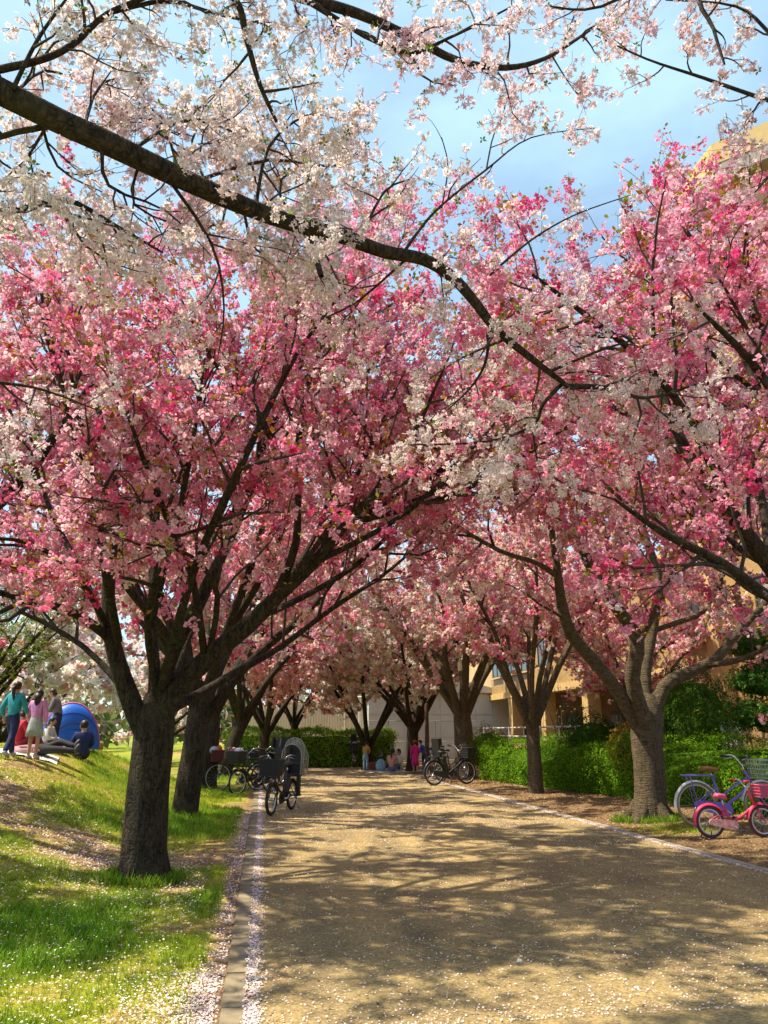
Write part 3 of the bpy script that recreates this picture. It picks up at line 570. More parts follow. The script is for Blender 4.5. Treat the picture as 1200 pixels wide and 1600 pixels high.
n_fl['R1'] = T.blossom(step=.13, per=6, size=.037, spread=.056, tpl=T_PUFF3, droop=.03, cols=PINKS + FADED, w=[x * .5 for x in PINK_W] + [x * .5 for x in FADED_W]); T.leaves(.12, .068, T_LEAF2, OLIVE + BRONZE, OLIVE_W + BRONZE_W)

# -- tree standing just right of the frame; its limbs and crown reach in
b2 = Vector((6.75, 6.5, gz(6.75, 6.5))); T = Tree(303, t0={1: .42, 2: .18, 3: .15}, len={2: 1.4, 3: .64, 4: .33}, dens={1: 2.5, 2: 4.0, 3: 5.6}, segs={1: 9, 2: 5, 3: 3, 4: 2})
def q(px, py, dy=0.0): return A(px, py, b2.y + dy)
top = b2 + Vector((-.1, 0, 1.55))
T.limb([(b2 + Vector((0, 0, -.15)), .40), (b2 + Vector((0, 0, .05)), .30), (b2 + Vector((-.05, 0, .8)), .26), (top, .24), (top + Vector((0, 0, .35)), .12)], 5, 20, .05, bare=True)
T.limb([(top, .14), (q(1300, 1000, -.2), .11), (q(1205, 885, -.2), .085), (q(1140, 800, -.2), .072), (q(1075, 710, -.1), .06), (q(1040, 630, 0), .048), (q(1000, 540, .1), .034), (q(960, 460, .3), .014)], 3, 11)
T.limb([(q(1290, 985, -.2), .07), (q(1205, 935, -.8), .05), (q(1130, 880, -1.0), .04), (q(1040, 835, -1.1), .03), (q(960, 780, -1.2), .012)], 3, 8)
T.limb([(top, .12), (q(1330, 900, .4), .09), (q(1250, 760, .9), .07), (q(1190, 620, 1.3), .052), (q(1140, 510, 1.6), .036), (q(1090, 420, 1.8), .014)], 3, 10)
T.limb([(top, .12), (q(1380, 900, -.2), .09), (q(1290, 700, -.4), .07), (q(1220, 560, -.5), .05), (q(1150, 460, -.5), .034), (q(1085, 380, -.4), .02), (q(1050, 330, -.3), .008)], 3, 10)
T.limb([(top, .10), (q(1330, 950, 1.0), .08), (q(1220, 820, 1.9), .06), (q(1120, 700, 2.6), .045), (q(1020, 580, 3.2), .03), (q(940, 470, 3.6), .012)], 3, 9)
T.limb([(q(1140, 800, -.2), .045), (q(1080, 660, -.9), .036), (q(1000, 560, -1.4), .028), (q(900, 480, -1.7), .02), (q(820, 420, -1.9), .009)], 3, 8)
T.limb([(q(1075, 710, -.1), .04), (q(1000, 660, .5), .032), (q(900, 600, 1.0), .026), (q(820, 520, 1.4), .018), (q(760, 420, 1.7), .008)], 3, 8)
T.limb([(q(1220, 540, -.5), .04), (q(1180, 490, -1.0), .03), (q(1150, 440, -1.3), .02), (q(1130, 400, -1.4), .009)], 3, 7)
T.limb([(q(1190, 620, 1.3), .04), (q(1100, 540, 1.0), .03), (q(1020, 440, .9), .022), (q(970, 400, .9), .012), (q(940, 370, .9), .007)], 3, 7)
T.limb([(top, .12), (top + Vector((1.2, .6, 1.2)), .09), (top + Vector((2.2, 1.0, 2.6)), .06), (top + Vector((2.8, 1.4, 4.2)), .02)], 4, 8, dens=.6)
T.limb([(top, .12), (top + Vector((.9, -1.0, 1.4)), .08), (top + Vector((1.4, -1.7, 2.8)), .05), (top + Vector((1.7, -2.2, 4.0)), .02)], 4, 8, dens=.5)
T.limb([(top, .11), (q(1420, 860, .2), .08), (q(1340, 620, .3), .06), (q(1280, 530, .4), .045), (q(1230, 450, .5), .03), (q(1190, 410, .6), .012)], 3, 8)
T.limb([(q(1205, 885, -.2), .045), (q(1160, 860, .5), .035), (q(1110, 820, 1.0), .026), (q(1040, 800, 1.3), .01)], 3, 8)
T.limb([(q(1205, 935, -.8), .04), (q(1170, 920, -.4), .03), (q(1120, 880, 0), .022), (q(1070, 870, .3), .01)], 3, 8)
T.limb([(q(1140, 800, -.2), .04), (q(1110, 760, .8), .032), (q(1070, 740, 1.6), .024), (q(1020, 740, 2.2), .01)], 3, 8)
T.limb([(q(1340, 620, .3), .05), (q(1260, 560, 1.0), .04), (q(1190, 500, 1.6), .03), (q(1160, 430, 2.0), .012)], 3, 8)
T.limb([(q(1290, 700, -.4), .05), (q(1230, 640, -1.2), .04), (q(1170, 560, -1.8), .03), (q(1100, 490, -2.2), .012)], 3, 8)
T.limb([(q(1205, 885, -.2), .05), (q(1190, 780, .6), .04), (q(1170, 690, 1.2), .03), (q(1120, 600, 1.7), .012)], 3, 8)
T.finish('cherry_tree', b2, 'pink cherry tree whose limbs reach in from the right edge, towards the tall building', 'cherry trees lining the path')
n_fl['R0'] = T.blossom(step=.20, per=7, size=.034, spread=.058, off=.035, droop=.03); T.leaves(.16, .060, T_LEAF2)

# -- further trees, grown freely
def auto_tree(seed, base, hgt, r0, label, limbs=7, reach=3.3, top=6.4, lean=(0, 0), bark=None, bl=None, lf=None, name='cherry_tree', group='cherry trees lining the path', dens=None, ln=None, az0=None, t01=.27):
    T = Tree(seed, dens=dens or {1: 2.0, 2: 3.2, 3: 4.6}, len=ln or {2: 1.45, 3: .7, 4: .36}, mesh4=False, t0={1: t01, 2: .18, 3: .15}, segs={1: 9, 2: 4, 3: 2, 4: 2}); r = T.r
    tp = base + Vector((lean[0], lean[1], hgt))
    T.limb([(base + Vector((0, 0, -.12)), r0 * 1.5), (base + Vector((0, 0, .05)), r0 * 1.15), (base.lerp(tp, .5) + Vector((r.uniform(-.05, .05), r.uniform(-.05, .05), 0)), r0 * .95), (tp, r0 * .9), (tp + Vector((0, 0, .3)), r0 * .45)], 5, 16, .06, bare=True)
    a0 = r.uniform(0, 6.28) if az0 is None else az0
    for k in range(limbs):
        an = a0 + 2 * math.pi * k / limbs + r.uniform(-.3, .3); d = Vector((math.cos(an), math.sin(an), 0)); rc = reach * r.uniform(.65, 1.1); hh = (top - hgt) * r.uniform(.7, 1.05); st = tp + Vector((0, 0, r.uniform(-.35, .15)))
        j = lambda s_: Vector((r.uniform(-s_, s_), r.uniform(-s_, s_), r.uniform(-s_, s_)))
        T.limb([(st, r0 * .5), (st + d * rc * .22 + Vector((0, 0, hh * .22)) + j(.08), r0 * .40), (st + d * rc * .5 + Vector((0, 0, hh * .45)) + j(.15), r0 * .30), (st + d * rc * .78 + Vector((0, 0, hh * .72)) + j(.2), r0 * .17), (st + d * rc + Vector((0, 0, hh)) + j(.25), r0 * .05)], 3, 8, .05)
    T.finish(name, base, label, group, bark)
    n_fl[label[:22]] = T.blossom(**(bl or {}))
    T.leaves(**(lf or {}))
    return T
MIXP = dict(cols=PINKS + FADED, w=[x * .42 for x in PINK_W] + [x * .58 for x in FADED_W])
D2 = {1: 2.4, 2: 3.6, 3: 4.6}
auto_tree(401, base_pt(288, 1280), 1.75, .208, 'dark trunked cherry tree second along the left bank, roots splayed', 8, 4.2, 8.2, (.12, .1), dens=D2, bl=dict(step=.13, per=4, size=.052, spread=.055, tpl=T_PUFF, **MIXP), lf=dict(step=.15, size=.068, tpl=T_LEAF2, cols=OLIVE + BRONZE, w=OLIVE_W + BRONZE_W))
auto_tree(402, base_pt(322, 1237), 1.7, .215, 'cherry tree third along the left bank, behind the splayed trunk', 8, 4.4, 9.0, (.05, 0), dens=D2, bl=dict(step=.19, per=4, size=.066, spread=.06, tpl=T_PUFF, **MIXP), lf=dict(step=.18, size=.078, tpl=T_LEAF2, cols=OLIVE + BRONZE, w=OLIVE_W + BRONZE_W))
auto_tree(403, base_pt(350, 1214), 1.7, .225, 'fourth cherry tree on the left, leaning right beside the parked bicycles', 8, 4.4, 8.8, (.45, 0), dens=D2, bl=dict(step=.22, per=4, size=.073, spread=.07, tpl=T_PUFF, cols=FADED + PINKS, w=[x * .6 for x in FADED_W] + [x * .4 for x in PINK_W]), lf=dict(step=.24, size=.085, tpl=T_LEAF2, cols=OLIVE + BRONZE, w=OLIVE_W + BRONZE_W))
auto_tree(404, base_pt(412, 1203), 1.5, .22, 'cherry tree forking low behind the black bicycles at the path end', 8, 4.0, 7.2, (0, 0), dens=D2, bl=dict(step=.255, per=4, size=.086, spread=.08, tpl=T_PUFF, cols=FADED, w=FADED_W), lf=dict(step=.3, size=.09, tpl=T_LEAF2, cols=OLIVE + BRONZE, w=OLIVE_W + BRONZE_W))
auto_tree(405, base_pt(484, 1197), 1.8, .15, 'slim cherry tree leaning left in front of the far hedge', 8, 3.8, 6.8, (-.75, 0), dens=D2, bl=dict(step=.255, per=4, size=.086, spread=.08, tpl=T_PUFF, cols=FADED + PINKS, w=[x * .7 for x in FADED_W] + [x * .3 for x in PINK_W]), lf=dict(step=.3, size=.09, tpl=T_LEAF2, cols=OLIVE + BRONZE, w=OLIVE_W + BRONZE_W))
auto_tree(406, base_pt(838, 1242), 1.55, .168, 'slender cherry tree in front of the clipped hedge, between two stouter trunks', 10, 4.2, 8.6, (0, 0), t01=.28, bark=M_BARK2, dens=D2, bl=dict(step=.155, per=4, size=.053, spread=.06, tpl=T_PUFF, **MIXP), lf=dict(step=.14, size=.072, tpl=T_LEAF2, cols=OLIVE + BRONZE, w=OLIVE_W + BRONZE_W))
auto_tree(407, base_pt(725, 1214), 1.9, .33, 'thick grey cherry tree behind the black parked bicycles on the right', 10, 4.4, 8.6, (0, 0), bark=M_BARK2, dens=D2, bl=dict(step=.22, per=4, size=.071, spread=.07, tpl=T_PUFF, cols=FADED + CREAM, w=[x * .7 for x in FADED_W] + [x * .3 for x in CREAM_W]), lf=dict(step=.13, size=.082, tpl=T_LEAF2, cols=OLIVE, w=OLIVE_W))
auto_tree(408, base_pt(643, 1206), 1.6, .20, 'dark cherry tree over the seated picnic group by the path end', 9, 4.0, 7.8, (.1, 0), dens=D2, bl=dict(step=.255, per=4, size=.086, spread=.08, tpl=T_PUFF, cols=CREAM + FADED, w=[x * .6 for x in CREAM_W] + [x * .4 for x in FADED_W]), lf=dict(step=.26, size=.085, tpl=T_LEAF2, cols=OLIVE, w=OLIVE_W))
auto_tree(409, base_pt(575, 1203), .75, .22, 'pale blossomed cherry tree splitting low into limbs behind the child in yellow', 7, 3.6, 7.0, (0, 0), dens=D2, bl=dict(step=.255, per=4, size=.086, spread=.08, tpl=T_PUFF, cols=CREAM, w=CREAM_W), lf=dict(step=.6, size=.08, tpl=T_LEAF2, cols=OLIVE, w=OLIVE_W), az0=.1)
auto_tree(410, Vector((7.2, 37.5, 0)), 1.8, .2, 'cream cherry tree behind the brown post, before the white hall', 9, 4.0, 8.4, (0, 0), dens=D2, bl=dict(step=.265, per=4, size=.091, spread=.08, tpl=T_PUFF, cols=CREAM + FADED, w=[x * .5 for x in CREAM_W] + [x * .5 for x in FADED_W]), lf=dict(step=.5, size=.09, tpl=T_LEAF2, cols=OLIVE, w=OLIVE_W))
auto_tree(411, Vector((9.7, 19.2, .05)), 1.7, .15, 'faded pink cherry tree rising behind the hedge, before the ochre wall', 9, 3.0, 6.6, (0, 0), bark=M_BARK2, dens=D2, t01=.2, bl=dict(step=.17, per=4, size=.052, spread=.06, tpl=T_PUFF, cols=FADED + PINKS, w=[x * .65 for x in FADED_W] + [x * .35 for x in PINK_W]), lf=dict(step=.15, size=.07, tpl=T_LEAF2, cols=OLIVE, w=OLIVE_W))
for k, (x, y, tp_, rc) in enumerate(((-8.6, 24.0, 5.0, 3.8), (-10.5, 33, 6.2, 4.2), (-4.8, 36.5, 6.2, 4.2))):
    auto_tree(420 + k, Vector((x, y, gz(x, y))), .9, .2, ['white cherry tree drooping low behind the blue tent', 'broad white cherry tree far behind the bank, left of the row', 'pale cherry tree far behind the left row near the hedge'][k], 9, rc, tp_, (0, 0), name='white_cherry_tree', group='pale cherry trees behind the bank', dens=D2,
              bl=dict(step=.33, per=4, size=.116, spread=.10, tpl=T_PUFF, cols=CREAM + WHITES, w=[x * .5 for x in CREAM_W] + [x * .5 for x in WHITE_W]), lf=dict(step=1.2, size=.08, tpl=T_LEAF2, cols=OLIVE, w=OLIVE_W))
b3 = Vector((-4.9, 9.9, gz(-4.9, 9.9)))
T = auto_tree(430, b3, 1.6, .25, 'pink cherry tree left of the frame with roots running down the bare bank', 8, 3.2, 6.6, (-.2, 0), bl=dict(step=.14, per=3, size=.045, spread=.05, tpl=T_PUFF3), lf=dict(step=.4, size=.055, tpl=T_LEAF2))
rt = MB()
for (x0, y0, x1, y1, rr_) in ((-4.7, 9.9, -2.6, 9.3, .05), (-4.7, 9.7, -2.9, 8.6, .045), (-4.7, 10.2, -2.9, 10.3, .04), (-4.8, 9.6, -3.1, 8.0, .035)):
    pts = []; 
    for i in range(9):
        f = i / 8; x = x0 + (x1 - x0) * f; y = y0 + (y1 - y0) * f + .10 * math.sin(f * 7 + x0); pts.append(Vector((x, y, gz(x, y) + .012 - .03 * f)) - b3)
    rt.tube(pts, [rr_ * (1.3 - 1.0 * i / 8) for i in range(9)], 8)
rt.build('roots', M_BARK2, T.root, True)

# -- the white cherry whose great branch crosses overhead
bw = Vector((-4.3, 3.0, gz(-4.3, 3.0))); T = Tree(505, dens={1: 4.4, 2: 5.6, 3: 6.5}, len={2: .66, 3: .36, 4: .2}, rr={2: .009, 3: .0042, 4: .0024}, spread=(35, 80), trop={1: .0, 2: .02, 3: .0, 4: -.02}, wob={1: .16, 2: .25, 3: .3, 4: .3}, segs={1: 9, 2: 5, 3: 3, 4: 2})
W_ = lambda px, py, Y: A(px, py, Y)
fork = bw + Vector((.2, .1, 2.6))
T.limb([(bw + Vector((0, 0, -.15)), .42), (bw + Vector((0, 0, .1)), .32), (bw + Vector((.1, .05, 1.3)), .27), (fork, .25), (fork + Vector((0, 0, .4)), .14)], 5, 20, .05, bare=True)
main = [(fork, .19), (W_(-260, 60, 3.25), .135), (W_(-80, 105, 3.4), .112), (W_(0, 143, 3.45), .106), (W_(100, 193, 3.55), .10), (W_(160, 220, 3.6), .10), (W_(260, 268, 3.7), .093), (W_(360, 313, 3.8), .083), (W_(450, 347, 3.9), .074), (W_(530, 368, 4.0), .07), (W_(600, 393, 4.05), .064), (W_(660, 405, 4.1), .060), (W_(705, 432, 4.15), .056), (W_(740, 470, 4.2), .050), (W_(775, 515, 4.3), .044), (W_(830, 560, 4.4), .036), (W_(888, 604, 4.5), .026)]
main = [main[0]] + [(p_, r_ * .66) for p_, r_ in main[1:]]
Pm, Rm_ = T.limb(main, 4, 16, .06, dens=0.0, bare=True)
T.spawn(Pm[16:], Rm_[16:], 1, 1.0, .85)
T.limb([(W_(888, 604, 4.5), .024), (W_(950, 606, 4.6), .018), (W_(1010, 622, 4.7), .013), (W_(1090, 600, 4.8), .008)], 4, 7, 0, .9, 1.3)
T.limb([(W_(880, 598, 4.5), .016), (W_(848, 632, 4.55), .014), (W_(832, 665, 4.6), .012), (W_(760, 690, 4.7), .009), (W_(640, 695, 4.8), .005)], 4, 6, 0, .9, 1.3)
T.limb([(W_(832, 665, 4.6), .009), (W_(836, 700, 4.6), .007), (W_(842, 760, 4.65), .005), (W_(800, 800, 4.65), .003)], 4, 6, 0, .8, 1.5)
T.limb([(W_(860, 580, 4.45), .012), (W_(960, 540, 4.5), .009), (W_(1060, 520, 4.6), .006), (W_(1150, 540, 4.7), .004)], 4, 6, 0, .9, 1.3)
T.limb([(W_(765, 505, 4.3), .013), (W_(760, 560, 4.3), .010), (W_(740, 600, 4.4), .008), (W_(700, 640, 4.5), .005)], 4, 6, 0, .9, 1.2)
T.limb([(W_(480, 355, 3.95), .020), (W_(490, 390, 3.93), .019), (W_(502, 432, 3.9), .017)], 3, 7, 0, .5, .6)
T.limb([(W_(630, 395, 4.1), .012), (W_(680, 330, 4.2), .010), (W_(760, 265, 4.3), .008), (W_(830, 215, 4.4), .005), (W_(930, 200, 4.5), .003)], 4, 6, 0, .5, .8)
T.limb([(W_(765, 430, 4.2), .010), (W_(830, 375, 4.2), .008), (W_(900, 335, 4.3), .006), (W_(985, 305, 4.4), .004)], 4, 6, 0, .45, .7)
T.limb([(W_(760, 265, 4.3), .007), (W_(775, 200, 4.3), .005), (W_(810, 150, 4.3), .004)], 3, 5, 0, .5, .8)
T.limb([(W_(690, 325, 4.2), .007), (W_(700, 260, 4.2), .005), (W_(690, 215, 4.2), .004)], 3, 5, 0, .45, .8)
T.limb([(fork, .12), (W_(-250, -250, 3.1), .08), (W_(60, -140, 3.3), .065), (W_(280, -70, 3.4), .055), (W_(470, -5, 3.5), .036), (W_(560, 22, 3.6), .032), (W_(640, 58, 3.65), .028), (W_(715, 95, 3.7), .024), (W_(790, 106, 3.8), .020), (W_(850, 92, 3.9), .015), (W_(900, 62, 4.0), .012), (W_(960, 20, 4.1), .006)], 4, 9, .03, .9, 1.0)
T.limb([(W_(470, -5, 3.5), .02), (W_(620, 80, 3.5), .015), (W_(700, 60, 3.4), .010), (W_(800, 10, 3.3), .006)], 3, 6, 0, .8, 1.3)
T.limb([(W_(300, -65, 3.4), .026), (W_(368, 0, 3.45), .022), (W_(385, 60, 3.5), .019), (W_(405, 130, 3.55), .015), (W_(432, 190, 3.6), .010)], 4, 7, 0, .8, 1.0)
T.limb([(W_(-120, 130, 3.4), .024), (W_(40, 100, 3.4), .020), (W_(110, 72, 3.4), .018), (W_(170, 20, 3.4), .015), (W_(260, -15, 3.4), .011)], 4, 7, 0, .8, 1.2)
T.limb([(W_(170, 20, 3.4), .014), (W_(260, 2, 3.45), .012), (W_(340, 22, 3.5), .010), (W_(420, 40, 3.6), .006)], 4, 6, 0, .8, 1.2)
T.limb([(W_(20, 140, 3.4), .013), (W_(60, 60, 3.3), .010), (W_(110, -10, 3.2), .006)], 4, 6, 0, .9, 1.3)
T.limb([(W_(-160, 300, 3.5), .02), (W_(0, 330, 3.5), .018), (W_(100, 312, 3.5), .015), (W_(180, 352, 3.6), .011), (W_(255, 395, 3.7), .006)], 4, 7, 0, .9, 1.5)
T.limb([(W_(100, 193, 3.55), .02), (W_(-20, 220, 3.6), .016), (W_(-160, 300, 3.5), .012)], 3, 6, 0, .9, 1.0)
T.limb([(W_(160, 225, 3.6), .014), (W_(170, 290, 3.65), .010), (W_(260, 330, 3.8), .006), (W_(330, 400, 3.9), .003)], 3, 6, 0, .9, 1.4)
T.limb([(W_(300, 285, 3.75), .012), (W_(420, 250, 4.0), .010), (W_(520, 260, 4.3), .008), (W_(560, 235, 4.5), .004)], 3, 6, 0, .75, 1.2)
T.limb([(W_(400, 325, 3.85), .012), (W_(420, 230, 3.9), .010), (W_(480, 180, 4.1), .007), (W_(540, 190, 4.2), .004)], 3, 6, 0, .9, 1.5)
T.limb([(W_(200, 240, 3.65), .012), (W_(280, 190, 3.9), .010), (W_(350, 200, 4.2), .007), (W_(430, 240, 4.5), .004)], 3, 6, 0, 1.0, 1.6)
T.limb([(W_(250, 262, 3.7), .012), (W_(330, 380, 3.9), .009), (W_(350, 480, 4.1), .006), (W_(340, 560, 4.2), .003)], 3, 6, 0, .9, 1.0)
T.limb([(W_(-200, 580, 3.8), .012), (W_(0, 598, 3.9), .010), (W_(70, 610, 4.0), .007), (W_(150, 640, 4.1), .004)], 3, 6, 0, .8, 1.3)
T.limb([(W_(-160, 300, 3.5), .02), (W_(-240, 430, 3.7), .016), (W_(-200, 580, 3.8), .012)], 3, 6, 0, .8, .6)
T.limb([(W_(560, 380, 4.0), .012), (W_(600, 300, 4.2), .009), (W_(640, 280, 4.4), .005)], 3, 6, 0, .6, 1.0)
for (xa, ya, xb, yb, xc, yc, Y_) in ((60, 170, 90, 260, 160, 300, 3.7), (130, 205, 160, 130, 240, 110, 3.8), (330, 300, 300, 220, 340, 150, 4.0), (0, 150, -20, 230, 60, 290, 3.6), (220, 250, 210, 320, 300, 360, 3.9), (450, 345, 440, 280, 510, 240, 4.2), (380, 320, 400, 390, 470, 420, 4.1), (80, 185, 40, 250, 0, 300, 3.8), (280, 275, 250, 180, 200, 160, 4.1), (20, 150, 70, 110, 130, 130, 3.6), (790, 530, 720, 560, 660, 600, 4.6), (840, 570, 900, 540, 980, 580, 4.7)):
    T.limb([(W_(xa, ya, Y_ - .12), .011), (W_(xb, yb, Y_ + .15), .008), (W_(xc, yc, Y_ + .4), .004)], 3, 5, 0, .8, 1.3)
T.limb([(W_(640, 400, 4.1), .010), (W_(560, 470, 4.4), .008), (W_(500, 500, 4.6), .005)], 3, 6, 0, .9, 1.0)
T.finish('white_cherry_tree', bw, 'white cherry tree overhead, its thick dark branch crossing the picture from the upper left', 'white cherry trees by the path')
n_fl['W'] = T.blossom(step=.085, per=7, size=.021, spread=.040, tpl=T_WHITE, cols=WHITES, w=WHITE_W, droop=.015, patch=.28); T.leaves(.35, .032, T_LEAF, GREENW + BRONZE[:2], [.4, .25, .2, .1, .05])
# a second white cherry off to the right: only its twig ends hang in at the top right corner
bw2 = Vector((6.3, 1.9, gz(6.3, 1.9))); T = Tree(606, dens={1: 3.0, 2: 4.6, 3: 6.5}, len={2: .5, 3: .3, 4: .18}, rr={2: .008, 3: .0045, 4: .0026}, spread=(35, 80), trop={1: .0, 2: .02, 3: .0, 4: -.02})
fk = bw2 + Vector((0, 0, 2.6))
T.limb([(bw2 + Vector((0, 0, -.15)), .36), (bw2 + Vector((0, 0, .1)), .27), (bw2 + Vector((-.05, .05, 1.3)), .23), (fk, .21), (fk + Vector((0, 0, .4)), .12)], 5, 16, .05, bare=True)
T.limb([(fk, .10), (W_(1500, 60, 3.2), .06), (W_(1330, 190, 3.6), .034), (W_(1205, 158, 3.8), .016), (W_(1100, 122, 3.9), .012), (W_(1010, 92, 4.0), .008), (W_(930, 55, 4.1), .004)], 4, 8, .03, .8, 1.3)
T.limb([(fk, .08), (W_(1500, -200, 3.0), .05), (W_(1250, -110, 3.3), .03), (W_(1100, -20, 3.5), .018), (W_(1115, 45, 3.5), .012), (W_(1132, 100, 3.5), .007)], 4, 8, .03, .8, 1.3)
T.limb([(W_(1250, -110, 3.3), .02), (W_(1080, -60, 3.3), .014), (W_(940, 10, 3.4), .009), (W_(860, 10, 3.4), .005)], 4, 7, 0, .8, 1.6)
T.limb([(W_(1330, 190, 3.6), .02), (W_(1210, 60, 3.7), .014), (W_(1150, 10, 3.8), .009), (W_(1040, 0, 3.9), .005)], 4, 7, 0, .8, 1.4)
T.limb([(W_(1330, 190, 3.6), .018), (W_(1230, 250, 3.7), .011), (W_(1180, 300, 3.7), .005)], 4, 7, 0, .8, 1.4)
T.finish('white_cherry_tree', bw2, 'white cherry twigs hanging into the top right corner of the sky', 'white cherry trees by the path')
n_fl['W2'] = T.blossom(step=.08, per=7, size=.021, spread=.040, tpl=T_WHITE, cols=WHITES, w=WHITE_W, droop=.015, patch=.30); T.leaves(.4, .03, T_LEAF, BRONZE, BRONZE_W)
print('flowers', n_fl)

# ------------------------------------------------------------------ hedges and shrubs
HEDGE_C = [(.14, .31, .012), (.20, .38, .014), (.28, .44, .025), (.085, .20, .012)]
HEDGE_W = [.35, .3, .15, .2]
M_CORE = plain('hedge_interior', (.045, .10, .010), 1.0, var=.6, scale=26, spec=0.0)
def hedge(name, label, line, w, hf, hb, n, size, cols=HEDGE_C, cw=HEDGE_W, group=None, tpl=None):
    """line: front edge, left to right in the picture; w: depth behind it"""
    line = [Vector((x, y, 0)) for x, y in line]; seg = [(line[i + 1] - line[i]).length for i in range(len(line) - 1)]; L = sum(seg); cum = np.concatenate([[0], np.cumsum(seg)])
    lx = np.interp; X = np.array([p.x for p in line]); Y = np.array([p.y for p in line])
    d = (line[-1] - line[0]).normalized(); nb = Vector((-d.y, d.x, 0))
    if nb.dot(Vector((0, 1, 0)) + Vector((.6, 0, 0))) < 0: nb = -nb
    nb = np.array((nb.x, nb.y))
    def surf(u, t, zf):
        x = np.interp(u, cum, X) + nb[0] * t; y = np.interp(u, cum, Y) + nb[1] * t; return x, y
    root = empty(name, (line[0].x, line[0].y, 0)); tag(root, label, 'hedge', group); O = np.array((line[0].x, line[0].y, 0))
    lump = lambda a, b_, s_: (fnoise(a, b_, s_, 41) - .5)
    nt_ = int(n * .52); nf = int(n * .40); ne = n - nt_ - nf; P = []; Nn = []
    u = rng.uniform(0, L, nt_); t_ = rng.uniform(-.05, w + .05, nt_); x, y = surf(u, t_, 0); ed = np.minimum(t_, w - t_); z = hf + (hb - hf) * t_ / w + .45 * lump(u * 1.4, t_ * 1.4, 1.0) - .18 * np.clip(1 - ed / .3, 0, 1) ** 2 + rng.normal(0, .035, nt_)
    P.append(np.stack([x, y, z], -1)); Nn.append(np.tile((0, 0, 1.0), (nt_, 1)))
    u = rng.uniform(0, L, nf); zz = rng.uniform(0.02, 1, nf); bulge = .30 * lump(u * 1.7, zz * 3.0, 1.0) - .16 * np.clip((zz - .75) / .25, 0, 1) ** 2; t_ = -bulge - .06 + np.abs(rng.normal(0, .05, nf)) + .12 * (1 - zz) ** 2; x, y = surf(u, t_, 0)
    P.append(np.stack([x, y, zz * hf * (1 + .25 * lump(u, u * 0, 1.2))], -1)); Nn.append(np.tile((-nb[0], -nb[1], .35), (nf, 1)))
    side = rng.random(ne) < .5; t_ = rng.uniform(0, w, ne); zz = rng.uniform(.02, 1, ne); hh = hf + (hb - hf) * t_ / w; u = np.where(side, 0 - .02, L + .02) + rng.normal(0, .06, ne) + np.where(side, -1, 1) * .3 * lump(t_ * 1.7, zz * 3, 1.0); x, y = surf(np.clip(u, 0, L), t_, 0); x = x + (u - np.clip(u, 0, L)) * d.x; y = y + (u - np.clip(u, 0, L)) * d.y
    P.append(np.stack([x, y, zz * hh], -1)); Nn.append(np.where(side[:, None], np.array((-d.x, -d.y, .3)), np.array((d.x, d.y, .3))))
    P = np.concatenate(P); Nn = np.concatenate(Nn); P[:, 2] += ground_z(P[:, 0], P[:, 1])
    c = mixcol(cols, cw, len(P), .15)
    scatter('foliage', tpl or T_LEAF2, P - O, facing_rot(Nn + rng.normal(0, .36, Nn.shape)), size * rng.uniform(.65, 1.35, len(P)), c, M_LEAF, root)
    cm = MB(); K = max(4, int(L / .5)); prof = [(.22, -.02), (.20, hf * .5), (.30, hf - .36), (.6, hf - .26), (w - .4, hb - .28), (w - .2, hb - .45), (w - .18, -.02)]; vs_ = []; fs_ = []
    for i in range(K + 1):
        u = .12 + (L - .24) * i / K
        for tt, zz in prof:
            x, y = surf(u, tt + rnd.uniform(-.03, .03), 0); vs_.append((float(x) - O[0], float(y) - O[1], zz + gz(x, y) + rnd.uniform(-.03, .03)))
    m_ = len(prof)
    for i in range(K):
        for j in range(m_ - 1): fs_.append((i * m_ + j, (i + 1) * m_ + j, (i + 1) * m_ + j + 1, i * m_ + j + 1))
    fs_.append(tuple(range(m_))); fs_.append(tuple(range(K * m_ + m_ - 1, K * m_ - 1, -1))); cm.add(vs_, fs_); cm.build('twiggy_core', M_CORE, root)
    return root
hedge('hedge', 'long clipped green hedge along the right side behind the trunks', [(6.55, 23.2), (7.05, 19.6), (7.62, 16.6), (8.15, 13.6), (8.45, 11.2), (8.7, 8.6)], 2.3, 1.0, 1.32, 60000, .045, tpl=T_LEAF1)
hedge('hedge', 'tall bright hedge closing the far end of the path', [(-1.6, 33.9), (2.5, 33.6), (5.6, 33.3)], 1.2, 1.45, 1.55, 9000, .095, [(.26, .42, .045), (.19, .34, .035), (.40, .50, .10)], [.4, .4, .2])

